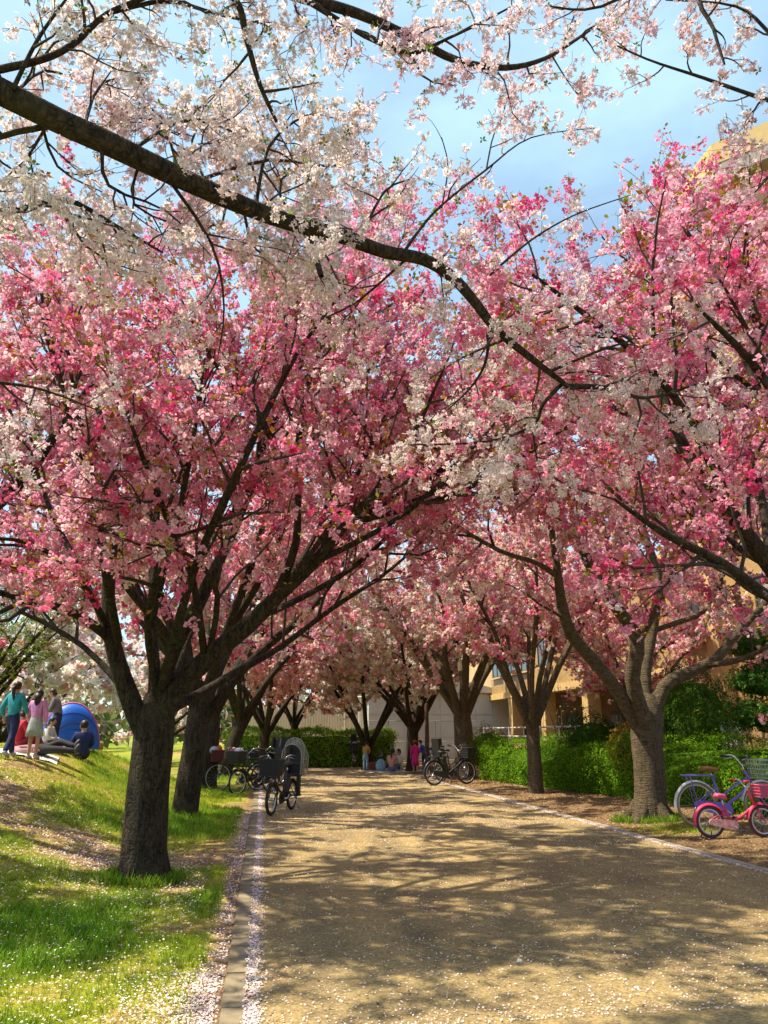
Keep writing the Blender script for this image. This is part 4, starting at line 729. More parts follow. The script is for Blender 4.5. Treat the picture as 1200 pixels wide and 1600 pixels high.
def shrub(name, label, c, r, n, size, cols, w, cat='shrub', tpl=None, lumps=.35, pads=None, trunk=None, group=None):
    """c: centre of the foliage; root at the ground under it"""
    g = gz(c[0], c[1]); root = empty(name, (c[0], c[1], g)); tag(root, label, cat, group); O = np.array((c[0], c[1], g)); P = []; Nn = []
    for (pc, pr) in (pads or [(c, r)]):
        k = int(n / len(pads or [1])); v = rng.normal(size=(k, 3)); v /= np.linalg.norm(v, axis=1, keepdims=True)
        lm = 1 + lumps * (fnoise(v[:, 0] * 2 + v[:, 2] * 1.3, v[:, 1] * 2 + v[:, 2], 1.2, 51) - .5) * 2 + rng.normal(0, .06, k) - .12 * rng.random(k)
        p = np.array(pc) + v * np.array(pr) * lm[:, None]; P.append(p); Nn.append(v + np.array((0, 0, .4)))
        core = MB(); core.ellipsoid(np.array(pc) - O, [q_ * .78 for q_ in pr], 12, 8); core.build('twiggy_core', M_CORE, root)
    P = np.concatenate(P); Nn = np.concatenate(Nn); kp = P[:, 2] > ground_z(P[:, 0], P[:, 1]) + .02; P = P[kp]; Nn = Nn[kp]
    scatter('foliage', tpl or T_LEAF2, P - O, facing_rot(Nn + rng.normal(0, .5, Nn.shape)), size * rng.uniform(.65, 1.35, len(P)), mixcol(cols, w, len(P), .15), M_LEAF, root)
    st = MB()
    for k in range(4):
        an = k * 1.57 + .4; st.tube([Vector((math.cos(an) * .05, math.sin(an) * .05, -.05)), Vector((math.cos(an) * .12, math.sin(an) * .12, (c[2] - g) * .5)), Vector((math.cos(an) * .3 * r[0], math.sin(an) * .3 * r[1], (c[2] - g)))], [.03, .022, .012], 6)
    st.build('stem', M_TWIG, root)
    return root
c = AX(1083, 1098, 10.0); shrub('shrub', 'big rounded dark green shrub behind the hedge by the wire fence', (c.x, c.y, 1.55), (.95, .95, 1.35), 7500, .055, [(.035, .075, .014), (.055, .11, .018), (.10, .15, .02), (.15, .17, .03)], [.4, .35, .15, .1])
c = A(925, 1122, 19.5); shrub('shrub', 'dark leafy shrub rising behind the hedge between two trunks', (c.x, c.y, .95), (.95, .7, .95), 4200, .06, [(.03, .08, .015), (.05, .12, .02), (.09, .15, .03)], [.45, .4, .15])
c = A(990, 1118, 16.2); shrub('shrub', 'small shrub with orange young leaves behind the banded trunk', (c.x, c.y, 1.05), (.62, .5, .62), 2200, .045, [(.36, .17, .02), (.28, .22, .03), (.14, .19, .03), (.42, .26, .04)], [.35, .25, .25, .15])
c = A(765, 1150, 24.5); shrub('shrub', 'reddish tipped shrub at the near end of the railing', (c.x, c.y, .85), (.9, .7, .75), 2600, .05, [(.30, .13, .03), (.20, .17, .03), (.10, .17, .02)], [.35, .3, .35])
c = AX(1215, 1075, 9.9)
shrub('pine_tree', 'cloud pruned pine at the right edge behind the wire fence', (c.x, c.y, 2.2), (.9, .9, .4), 4200, .062, [(.045, .12, .022), (.07, .17, .025), (.12, .22, .04)], [.4, .4, .2], 'pine', tpl=T_LEAF,
      pads=[((c.x - .25, c.y, 1.75), (.95, .9, .30)), ((c.x + .3, c.y + .2, 2.45), (1.0, .9, .34)), ((c.x - .1, c.y, 3.1), (.7, .7, .30)), ((c.x - .5, c.y - .3, 2.35), (.5, .5, .22))])
# fresh-leaved saplings without blossom
def leafy_tree(seed, base, hgt, r0, label, limbs, reach, top, cols, w, size, step, name, cat='tree', bark=None, dens=None, tpl=None):
    T = Tree(seed, dens=dens or {1: 2.2, 2: 3.2, 3: 4.2}, len={2: 1.3, 3: .7, 4: .4}); r = T.r; tp = base + Vector((0, 0, hgt))
    T.limb([(base + Vector((0, 0, -.1)), r0 * 1.3), (base.lerp(tp, .5), r0), (tp, r0 * .85), (tp + Vector((0, 0, (top - hgt) * .6)), r0 * .3)], 4, 10, .05)
    for k in range(limbs):
        an = 6.28 * k / limbs + r.uniform(-.3, .3); d = Vector((math.cos(an), math.sin(an), 0)); hh = (top - hgt) * r.uniform(.4, 1.0); rc = reach * r.uniform(.6, 1.1)
        T.limb([(tp, r0 * .5), (tp + d * rc * .5 + Vector((0, 0, hh * .55)), r0 * .3), (tp + d * rc + Vector((0, 0, hh)), r0 * .06)], 4, 7, .03)
    T.finish(name, base, label, 'leafy trees in the background', bark, cat); T.leaves(step, size, tpl or T_LEAF, cols, w, .08, 'foliage')
c = A(880, 1150, 22.0); leafy_tree(701, Vector((c.x, c.y, .05)), .6, .035, 'twiggy sapling with yellow green leaves in front of the ochre wing', 5, 1.1, 3.0, [(.38, .40, .05), (.28, .33, .04), (.45, .36, .08)], [.4, .4, .2], .07, .45, 'sapling', 'sapling', M_BARK2, {1: 1.2, 2: 2.0, 3: 2.0}, T_LEAF2)
leafy_tree(702, Vector((-7.3, 20.6, gz(-7.3, 20.6))), 1.0, .16, 'bright green maple at the left edge behind the children', 8, 2.5, 5.2, [(.16, .26, .02), (.24, .32, .03), (.32, .34, .04), (.09, .17, .015)], [.35, .3, .15, .2], .085, .20, 'maple_tree')

# far-off wood closing the horizon
P = []; 
for k in range(70):
    x = rnd.uniform(-70, 75); y = rnd.uniform(58, 75) + abs(x) * .12; rr_ = rnd.uniform(2.2, 4.2); v = rng.normal(size=(110, 3)); v /= np.linalg.norm(v, axis=1, keepdims=True); v[:, 2] = np.abs(v[:, 2]) * 1.15 - .15
    P.append(np.array((x, y, rr_ * .4)) + v * rr_ * (1 + rng.normal(0, .1, (110, 1))))
P = np.concatenate(P); scatter('distant_trees', T_LEAF2, P, rand_rot(len(P)), rng.uniform(.6, 1.2, len(P)), mixcol([(.10, .15, .04), (.16, .19, .06), (.50, .33, .32), (.20, .16, .07)], [.35, .25, .2, .2], len(P), .15), M_LEAF)['kind'] = 'stuff'
tag(bpy.data.objects['distant_trees'], 'far-off wood of green and blossoming trees along the horizon', 'trees', kind='stuff')

# ------------------------------------------------------------------ ochre building on the right
M_OCHRE = plain('ochre_tile', (.55, .35, .13), .7, var=.10, scale=3.0, bump=.15)
def tile_mat(name, c1, c2, grout):
    m, nt, o = newmat(name); b = N(nt, 'ShaderNodeBsdfPrincipled'); b.inputs['Roughness'].default_value = .55; t = N(nt, 'ShaderNodeTexCoord'); sp = N(nt, 'ShaderNodeSeparateXYZ'); ad_ = N(nt, 'ShaderNodeMath', operation='ADD'); cb = N(nt, 'ShaderNodeCombineXYZ')
    nt.links.new(t.outputs['Object'], sp.inputs[0]); nt.links.new(sp.outputs['X'], ad_.inputs[0]); nt.links.new(sp.outputs['Y'], ad_.inputs[1]); nt.links.new(ad_.outputs[0], cb.inputs['X']); nt.links.new(sp.outputs['Z'], cb.inputs['Y'])
    br = N(nt, 'ShaderNodeTexBrick'); br.inputs['Scale'].default_value = 1; br.inputs['Brick Width'].default_value = .24; br.inputs['Row Height'].default_value = .07; br.inputs['Mortar Size'].default_value = .006; br.inputs['Color1'].default_value = (*c1, 1); br.inputs['Color2'].default_value = (*c2, 1); br.inputs['Mortar'].default_value = (*grout, 1); nt.links.new(cb.outputs[0], br.inputs['Vector'])
    n = N(nt, 'ShaderNodeTexNoise'); n.inputs['Scale'].default_value = .7; n.inputs['Detail'].default_value = 6; nt.links.new(t.outputs['Object'], n.inputs['Vector']); r = N(nt, 'ShaderNodeValToRGB'); r.color_ramp.elements[0].position = .3; r.color_ramp.elements[0].color = (.74, .72, .70, 1); r.color_ramp.elements[1].position = .6; nt.links.new(n.outputs['Fac'], r.inputs['Fac'])
    mu = N(nt, 'ShaderNodeMixRGB', blend_type='MULTIPLY'); mu.inputs['Fac'].default_value = 1; nt.links.new(br.outputs['Color'], mu.inputs['Color1']); nt.links.new(r.outputs['Color'], mu.inputs['Color2']); nt.links.new(mu.outputs['Color'], b.inputs['Base Color']); nt.links.new(b.outputs['BSDF'], o.inputs['Surface']); return m
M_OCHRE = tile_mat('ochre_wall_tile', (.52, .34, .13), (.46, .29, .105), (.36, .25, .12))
M_OCHRE2 = plain('ochre_trim', (.62, .42, .17), .7, var=.08, scale=5.0)
M_BROWNWALL = plain('brown_wall', (.22, .13, .075), .8, var=.12, scale=4.0)  # the recessed back wall's own brownish colour
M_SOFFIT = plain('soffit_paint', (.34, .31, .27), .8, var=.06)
M_GLASS = plain('window_glass', (.05, .075, .085), .08, var=.3, scale=1.2, spec=.8)
M_FRAMEW = plain('window_frame_dark', (.07, .05, .04), .5)
M_WHITE = plain('white_enamel', (.62, .64, .65), .45, var=.06)
M_GALV = plain('galvanised_steel', (.42, .45, .47), .4, .6, var=.1)
X0 = 12.5
bld = empty('apartment_building', (X0, 19, 0)); tag(bld, 'ochre tiled apartment building with colonnade behind the right row', 'building')
OFF = Vector((X0, 19, 0))
def bpart(name, mat, boxes=(), prisms=(), parent=bld):
    mb = MB()
    for a, b_ in boxes: mb.box2(Vector(a) - OFF, Vector(b_) - OFF)
    for ol, z0, z1 in prisms: mb.prism([(x - OFF.x, y - OFF.y, z0) for x, y in ol], (0, 0, z1 - z0))
    return mb.build(name, mat, parent)
tower = [(X0, 17.6), (X0, 16.0), (X0 + 1.6, 14.5), (X0 + 10, 14.5), (X0 + 10, 17.6)]
bpart('wall', M_OCHRE, prisms=[(tower, 0, 16.6)])
cap = [(X0 - .45, 17.75), (X0 - .45, 15.8), (X0 + 1.4, 14.05), (X0 + 10.2, 14.05), (X0 + 10.2, 17.75)]
bpart('roof', M_OCHRE2, prisms=[(cap, 17.05, 17.75)]); bpart('soffit', M_SOFFIT, prisms=[([(x + .02 if x < X0 + 5 else x - .02, y) for x, y in cap], 16.604, 17.046)])
bpart('wall', M_OCHRE, [((X0 + .02, 17.61, 0), (X0 + 10, 21.4, 14.3))])
bpart('parapet', M_OCHRE2, [((X0 - .55, 17.77, 13.0), (X0 - .40, 21.4, 15.2)), ((X0 - .39, 21.25, 13.0), (X0 + 8, 21.4, 15.2))])
bpart('terrace_slab', M_SOFFIT, [((X0 - .39, 17.78, 12.8), (X0 + .015, 21.24, 13.02))])
rl = MB()
for k in range(9): rl.tube([Vector((X0 - .47, 17.85 + k * .43, 15.2)) - OFF, Vector((X0 - .47, 17.85 + k * .43, 16.05)) - OFF], .018, 6)
rl.tube([Vector((X0 - .47, 17.8, 16.07)) - OFF, Vector((X0 - .47, 21.35, 16.07)) - OFF], .03, 6); rl.build('railing', M_WHITE, bld)
bpart('wall', M_OCHRE, [((X0 + .01, 21.41, 3.45), (X0 + 9, 46, 6.6)), ((X0 + 2.4, 21.42, 0), (X0 + 9, 46, 3.44))])
bpart('back_wall', M_BROWNWALL, [((X0 + 2.3, 21.43, 0), (X0 + 2.39, 45.9, 3.43))])
bpart('roof', M_OCHRE2, [((X0 - .2, 21.42, 6.61), (X0 + 9, 46.2, 6.95))])
bpart('beam', M_OCHRE2, [((X0 - .06, 21.45, 3.15), (X0 + .4, 46, 3.445))])
for cy in (23.8, 28.5, 33.2, 37.8, 42.4): bpart('column', M_OCHRE2, [((X0 - .03, cy - .28, 0), (X0 + .5, cy + .28, 3.145))])
bpart('column', M_OCHRE2, [((X0 - .3, 18.75, 0), (X0 + .01, 19.35, 14.2))])
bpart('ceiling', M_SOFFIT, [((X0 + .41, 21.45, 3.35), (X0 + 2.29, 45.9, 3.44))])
def window(y0, y1, z0, z1, x=X0, parent=bld):
    w = bpart('window', M_FRAMEW, [((x - .05, y0, z0), (x + .02, y0 + .06, z1)), ((x - .05, y1 - .06, z0), (x + .02, y1, z1)), ((x - .05, y0 + .061, z1 - .06), (x + .02, y1 - .061, z1)), ((x - .05, y0 + .061, z0), (x + .02, y1 - .061, z0 + .06)), ((x - .045, (y0 + y1) / 2 - .03, z0 + .061), (x + .02, (y0 + y1) / 2 + .03, z1 - .061))])
    mb = MB()
    for a, b_ in ((y0 + .062, (y0 + y1) / 2 - .031), ((y0 + y1) / 2 + .031, y1 - .062)): mb.box2(Vector((x - .02, a, z0 + .062)) - OFF, Vector((x + .015, b_, z1 - .062)) - OFF)
    mb.build('pane', M_GLASS, w)
    mb = MB(); mb.box2(Vector((x - .14, y0 - .08, z0 - .08)) - OFF, Vector((x - .002, y1 + .08, z0 - .003)) - OFF); mb.build('sill', M_OCHRE2, w)
for z in (1.0, 4.0, 6.9, 9.8): window(19.6, 21.1, z, z + 1.35, X0)
for z in (4.0, 6.9, 9.8, 12.7): window(16.3, 17.3, z, z + 1.35, X0 - .022)
for y in (31.8, 34.2, 36.6, 39): window(y, y + 1.6, 4.3, 5.6, X0 - .012)
for y in (22.4, 25.0, 29.5, 34.5): 
    w = bpart('door', M_FRAMEW, [((X0 + 2.22, y, .05), (X0 + 2.298, y + 1.6, 2.3))]); mb = MB(); mb.box2(Vector((X0 + 2.19, y + .1, .9)) - OFF, Vector((X0 + 2.218, y + .75, 2.15)) - OFF); mb.box2(Vector((X0 + 2.19, y + .85, .9)) - OFF, Vector((X0 + 2.218, y + 1.5, 2.15)) - OFF); mb.build('pane', M_GLASS, w)
bpart('low_wall', M_OCHRE, [((X0 - .5, 21.5, 0), (X0 - .35, 44, .95))])
def window_n(x0, x1, z0, z1, y=14.5):
    w = bpart('window', M_FRAMEW, [((x0, y - .05, z0), (x0 + .06, y + .02, z1)), ((x1 - .06, y - .05, z0), (x1, y + .02, z1)), ((x0 + .061, y - .05, z1 - .06), (x1 - .061, y + .02, z1)), ((x0 + .061, y - .05, z0), (x1 - .061, y + .02, z0 + .06))])
    mb = MB(); mb.box2(Vector((x0 + .062, y - .02, z0 + .062)) - OFF, Vector((x1 - .062, y + .015, z1 - .062)) - OFF); mb.build('pane', M_GLASS, w)
for z in (1.0, 4.0, 6.9, 9.8, 12.7):
    for x in (X0 + 2.2, X0 + 5.2): window_n(x, x + 1.8, z, z + 1.4)
an_ = MB()
for dx, h in ((.5, 1.7), (1.1, 2.4), (1.5, 1.3)): an_.tube([Vector((X0 + dx, 16.2, 17.7)) - OFF, Vector((X0 + dx, 16.2, 17.7 + h)) - OFF], .035, 6)
for z in (18.6, 19.0, 19.4, 19.8): an_.tube([Vector((X0 + .9, 16.2, z)) - OFF, Vector((X0 + 1.3, 16.2, z)) - OFF], .02, 5)
an_.box(Vector((X0 + .2, 16.2, 18.3)) - OFF, (.14, .12, 1.2)); an_.build('antenna_mast', plain('antenna_steel', (.35, .40, .50), .4, .4), bld)

# ------------------------------------------------------------------ fences and the white hall
fen = empty('wire_fence', (10.2, 10, 0)); tag(fen, 'chain link fence with white top rail behind the hedge at right', 'fence')
FO = Vector((10.2, 10, 0)); mb = MB(); mb.tube([(0, 0, 1.64), (0, 8, 1.64)], .024, 8); mb.build('top_rail', M_WHITE, fen)
for k in range(5): mb = MB(); mb.tube([(0, k * 2.0, 0), (0, k * 2.0, 1.62)], .028, 8); mb.build('post', M_WHITE, fen)
mb = MB(); s_ = .085; n_ = int((8 + 1.6) / s_)
for sg in (1, -1):
    for k in range(n_):
        a = -1.6 + k * s_; y0, z0, y1, z1 = (a, 0.02, a + 1.6, 1.62) if sg == 1 else (a, 1.62, a + 1.6, .02)
        if y0 < 0: f = -y0 / 1.6; z0 = z0 + (z1 - z0) * f; y0 = 0
        if y1 > 8: f = (8 - y0) / (y1 - y0); z1 = z0 + (z1 - z0) * f; y1 = 8
        if y1 - y0 > .02: mb.tube([(sg * .004, y0, z0), (sg * .004, y1, z1)], .0022, 3, False)
mb.build('wire_mesh', M_GALV, fen, kind='stuff')
fen = empty('railing', (10.2, 22, 0)); tag(fen, 'white two rail railing in front of the ochre colonnade', 'railing')
for z in (1.62, 1.28): mb = MB(); mb.tube([(0, 0, z), (0, 13, z)], .03, 8); mb.build('rail', M_WHITE, fen)
for k in range(8): mb = MB(); mb.tube([(0, k * 1.85, 0), (0, k * 1.85, 1.6)], .03, 8); mb.build('post', M_WHITE, fen)

M_CREAM = plain('cream_corrugated', (.72, .69, .52), .6, var=.08, scale=1.5)
M_HALL = plain('pale_panel', (.60, .66, .68), .55, var=.07, scale=.8)
wl = empty('corrugated_wall', (-1, 42, 0)); tag(wl, 'cream corrugated metal wall beyond the far hedge', 'wall'); pm = None
for k in range(9):
    if pm is None:
        mb = MB(); vs_ = []; fs_ = []; nn = 24
        for i in range(nn + 1):
            x = .86 * i / nn; y = .025 * math.sin(i * math.pi / 2 + .6); vs_ += [(x, y, 0), (x, y, 1)]
        fs_ = [(2 * i, 2 * i + 2, 2 * i + 3, 2 * i + 1) for i in range(nn)]; mb.add(vs_, fs_); po = mb.build('panel', M_CREAM, wl); pm = po.data
    else: po = link('panel', pm, None, wl)
    po.location = (k * .88, rnd.uniform(-.01, .01), 0); po.scale = (1, 1, 2.75 + .08 * k)
mb = MB(); mb.tube([(0, -.04, 2.8), (7.9, -.04, 3.46)], .05, 6); mb.build('coping', M_CREAM, wl)
hl = empty('sports_hall', (5.6, 41.4, 0)); tag(hl, 'pale grey panelled hall with low pitched white roof beyond the picnic', 'building')
mb = MB(); mb.box2((0, 0, 0), (8.0, 9, 3.55)); mb.build('wall', M_HALL, hl)
for k in range(8):
    for z0, z1 in ((.05, 1.15), (1.2, 2.35), (2.4, 3.5)):
        mb = MB(); mb.box2((k + .015, -.03, z0), (k + .985, -.002, z1)); mb.build('panel', M_HALL, hl)
mb = MB(); mb.prism([(-.35, -.3, 3.56), (8.3, -.3, 3.56), (4.6, -.3, 4.35), (2.2, -.3, 4.4)], (0, 9.6, 0)); mb.build('roof', M_WHITE, hl)
fen = empty('mesh_fence', (4.9, 37.8, 0)); tag(fen, 'thin grey steel fence in front of the pale hall', 'fence')
for k in range(6): mb = MB(); mb.tube([(k * 1.2, 0, 0), (k * 1.2, 0, 2.0)], .03, 6); mb.build('post', M_GALV, fen)
for z in (.1, 1.0, 1.98): mb = MB(); mb.tube([(0, 0, z), (6, 0, z)], .02, 6); mb.build('rail', M_GALV, fen)
p = G(668, 1207); mb = MB(); mb.lathe((0, 0, 0), [(.001, -.1), (.09, -.1), (.085, 1.2), (.075, 2.45), (.06, 2.5), (.001, 2.5)], 10); o = mb.build('wooden_post', plain('brown_post', (.085, .045, .03), .8, var=.3), None, True); o.location = (p.x, p.y, 0); tag(o, 'brown upright post beside the dark tree at the picnic', 'post')

# ------------------------------------------------------------------ turf, petals, litter
def frame_xy(n, x0, x1, y0, y1, pw=1.0):
    y = y0 + (y1 - y0) * rng.random(n) ** pw; x = rng.uniform(x0, x1, n); return x, y
def keep_view(x, y, lo=-80, hi=1290):
    z = ground_z(x, y); dx = x; dy = y; dz = z - H; R_ = np.array(_R); F_ = np.array(_FW); U_ = np.array(_U); v = np.stack([dx, dy, dz], -1); w = v @ F_
    return (w > .3) & (600 + F * (v @ R_) / np.maximum(w, .01) > lo) & (600 + F * (v @ R_) / np.maximum(w, .01) < hi)
T_BLADE = []
for s_ in range(4):
    r_ = np.random.default_rng(s_ + 60); V_ = []; Q_ = []; C_ = []
    for k in range(4):
        a = r_.uniform(0, 6.28); ln_ = r_.uniform(.25, .75); o_ = np.array((r_.normal(0, .3), r_.normal(0, .3), 0)); d_ = np.array((math.cos(a), math.sin(a), 0)) * ln_; w_ = np.array((-math.sin(a), math.cos(a), 0)) * .07; i = len(V_); h_ = r_.uniform(.6, 1.15)
        V_ += [o_ - w_, o_ + w_, o_ + d_ + w_ * .25 + (0, 0, h_), o_ + d_ - w_ * .25 + (0, 0, h_)]; Q_.append((i, i + 1, i + 2, i + 3)); b_ = r_.uniform(.8, 1.2); C_ += [(b_ * .7,) * 3, (b_ * .7,) * 3, (b_ * 1.1,) * 3, (b_ * 1.1,) * 3]
    T_BLADE.append((np.array(V_), np.array(Q_), np.array(C_)))
x1, y1 = frame_xy(25000, -3.6, -.3, 3.9, 9.5, 1.3); x2, y2 = frame_xy(13500, -5.2, -.4, 9, 19, 1.2); x3, y3 = frame_xy(7000, 5.5, 9, 7.5, 14); x4, y4 = frame_xy(2500, -2.2, -.2, 12, 27)
x = np.concatenate([x1, x2, x3, x4]); y = np.concatenate([y1, y2, y3, y4]); lv = lush(x, y) + rng.normal(0, .12, len(x)); kp = keep_view(x, y) & (rng.random(len(x)) < np.clip(lv * 2.2, .05, 1)) & ~((x > 5) & (lv < .15)); x, y, lv = x[kp], y[kp], np.clip(lv[kp], 0, 1)
col = np.array((.44, .45, .035))[None] * (1 - lv[:, None]) + np.array((.17, .34, .014))[None] * lv[:, None]; col = col * (1 + rng.normal(0, .15, (len(x), 1)))
size = (.018 + .036 * lv) * rng.uniform(.7, 1.4, len(x)) * (1 + .5 * (y > 10))
nr = np.stack([rng.normal(0, .15, len(x)), rng.normal(0, .15, len(x)), np.ones(len(x))], -1)
g_ = scatter('grass', T_BLADE, np.stack([x, y, ground_z(x, y) - .004], -1), facing_rot(nr), size, np.clip(col, .01, .6), M_GRASS); tag(g_, 'short spring grass growing in patches on the bank', 'grass', kind='stuff')

T_PET = [(np.array([(-1, 0, 0), (-.1, -.7, .18), (1, 0, .05), (-.1, .7, .2)]), np.array([(0, 1, 2, 3)]), np.array([(1, 1, 1)] * 4)), (np.array([(-1, 0, .1), (0, -.6, 0), (.9, .1, .25), (0, .75, .05)]), np.array([(0, 1, 2, 3)]), np.array([(1, .97, .97)] * 4))]
PET_C = [(.86, .70, .70), (.88, .80, .77), (.84, .58, .62), (.84, .76, .62)]
def petals(name, label, x, y, size, zoff=.006, cols=PET_C, w=(.35, .3, .2, .15), flat=None, mat=None):
    kp = keep_view(x, y); x, y, s_ = x[kp], y[kp], size[kp]; z = np.where((x > -.03) & (x < 5.3), .010, ground_z(x, y)); z = np.where((x > -.16) & (x <= -.03), .022, z); z = np.where((x > 5.302) & (x < 5.42), .024, z)
    nr = np.stack([rng.normal(0, .28, len(x)), rng.normal(0, .28, len(x)), np.ones(len(x))], -1)
    o = scatter(name, T_PET, np.stack([x, y, z + zoff * rng.uniform(.4, 1.6, len(x))], -1), facing_rot(nr), s_, mixcol(cols, list(w), len(x), .06), mat or M_LITTER); return tag(o, label, 'petals', kind='stuff')
def bandx(n, xc, sd, y0, y1, pw=1.4, lumpy=.45, seed=70):
    y = y0 + (y1 - y0) * rng.random(int(n * 2.2)) ** pw; k = rng.random(len(y)) < np.clip((fnoise(y, y * 0, 2.2, seed) - .5 + lumpy) * 1.6, .06, 1); y = y[k][:n]; return xc + np.abs(rng.normal(0, sd, len(y))) * np.where(rng.random(len(y)) < .8, 1, -.25), y
sz = lambda y, a=.0075: a * rng.uniform(.7, 1.4, len(y)) * (1 + .05 * np.maximum(y - 6, 0))
x, y = bandx(9000, -.022, .042, 3.9, 24, 1.7, .42); petals('fallen_petals', 'drift of pale petals lying along the left kerb', x, y, sz(y))
x, y = bandx(3600, -.26, .10, 3.9, 15, 1.6, .34, 71); x = -.17 - np.abs(rng.normal(0, .10, len(x))); y2 = np.concatenate([y, rng.uniform(4.2, 5.2, 1800)]); x2 = np.concatenate([x, -.2 - np.abs(rng.normal(0, .22, 1800))]); petals('fallen_petals', 'petals scattered thickly on the soil between grass and kerb', x2, y2, sz(y2), .012)
x, y = frame_xy(11000, 0, 5.3, 4.2, 16, 1.9); petals('fallen_petals', 'white petals sprinkled over the open path', x, y, sz(y, .0068))
x, y = frame_xy(6000, 0, 5.2, 12, 30, 1.2); petals('fallen_petals', 'faint far petals sprinkled over the path near the bicycles', x, y, sz(y, .007))
x, y = bandx(6500, 0, .04, 6, 26, 1.3, .6, 72); petals('fallen_petals', 'thin line of pale petals along the right kerb', 5.30 - np.abs(x) * .9, y, sz(y))
x, y = frame_xy(9000, -4.2, -.45, 3.9, 9, 1.5); petals('fallen_petals', 'petals caught in the grass of the bank', x, y, sz(y), .03)
u = rng.normal(0, .9, 6500); x = rng.uniform(-5, -.5, 6500); y = 10.2 - (x + 2.6) * 1.1 + u; petals('fallen_petals', 'petals covering the bare trodden slope of the bank', x, y, sz(y, .010), .010)
LIT = [(.20, .09, .035), (.30, .17, .07), (.42, .28, .13), (.55, .42, .30), (.12, .06, .03)]
x, y = frame_xy(15000, 5.45, 9.2, 7.0, 25, 1.3); petals('leaf_litter', 'brown leaf litter under the right row of trees', x, y, sz(y, .013), .008, LIT, (.25, .3, .25, .1, .1))
x, y = frame_xy(5000, -4.8, -.5, 8.4, 14); petals('leaf_litter', 'brown leaf litter on the bare slope of the bank', x, y, sz(y, .012), .008, LIT, (.25, .3, .25, .1, .1))
x, y = frame_xy(900, .1, 5.2, 4.3, 20, 1.5); petals('leaf_litter', 'few brown leaf scraps strewn on the path', x, y, sz(y, .011), .006, LIT, (.3, .35, .15, .1, .1))
a_ = rng.uniform(0, 6.28, 500); px_, py_ = b0.x + np.cos(a_) * rng.uniform(.22, .40, 500), b0.y + np.sin(a_) * rng.uniform(.22, .40, 500); a_ = rng.uniform(0, 6.28, 400); px2, py2 = b1.x + np.cos(a_) * rng.uniform(.34, .62, 400), b1.y + np.sin(a_) * rng.uniform(.34, .62, 400)
x = np.concatenate([px_, px2]); y = np.concatenate([py_, py2]); nr = np.stack([rng.normal(0, .2, len(x)), rng.normal(0, .2, len(x)), np.ones(len(x))], -1)
g_ = scatter('grass', T_BLADE, np.stack([x, y, ground_z(x, y) - .004], -1), facing_rot(nr), rng.uniform(.06, .12, len(x)), mixcol([(.15, .30, .014), (.24, .32, .02), (.10, .22, .015)], [.5, .3, .2], len(x), .15), M_GRASS); tag(g_, 'longer grass tufts round the feet of the nearest trunks', 'grass', kind='stuff')
st = MB(); st.ellipsoid((0, 0, .008), (.020, .017, .013), 10, 6); p = G(812, 1506); o = st.build('pebble', plain('pale_stone', (.62, .56, .46), .8), None, True); o.location = (p.x, p.y, .008); tag(o, 'single pale pebble lying on the path at the shadow edge', 'pebble')

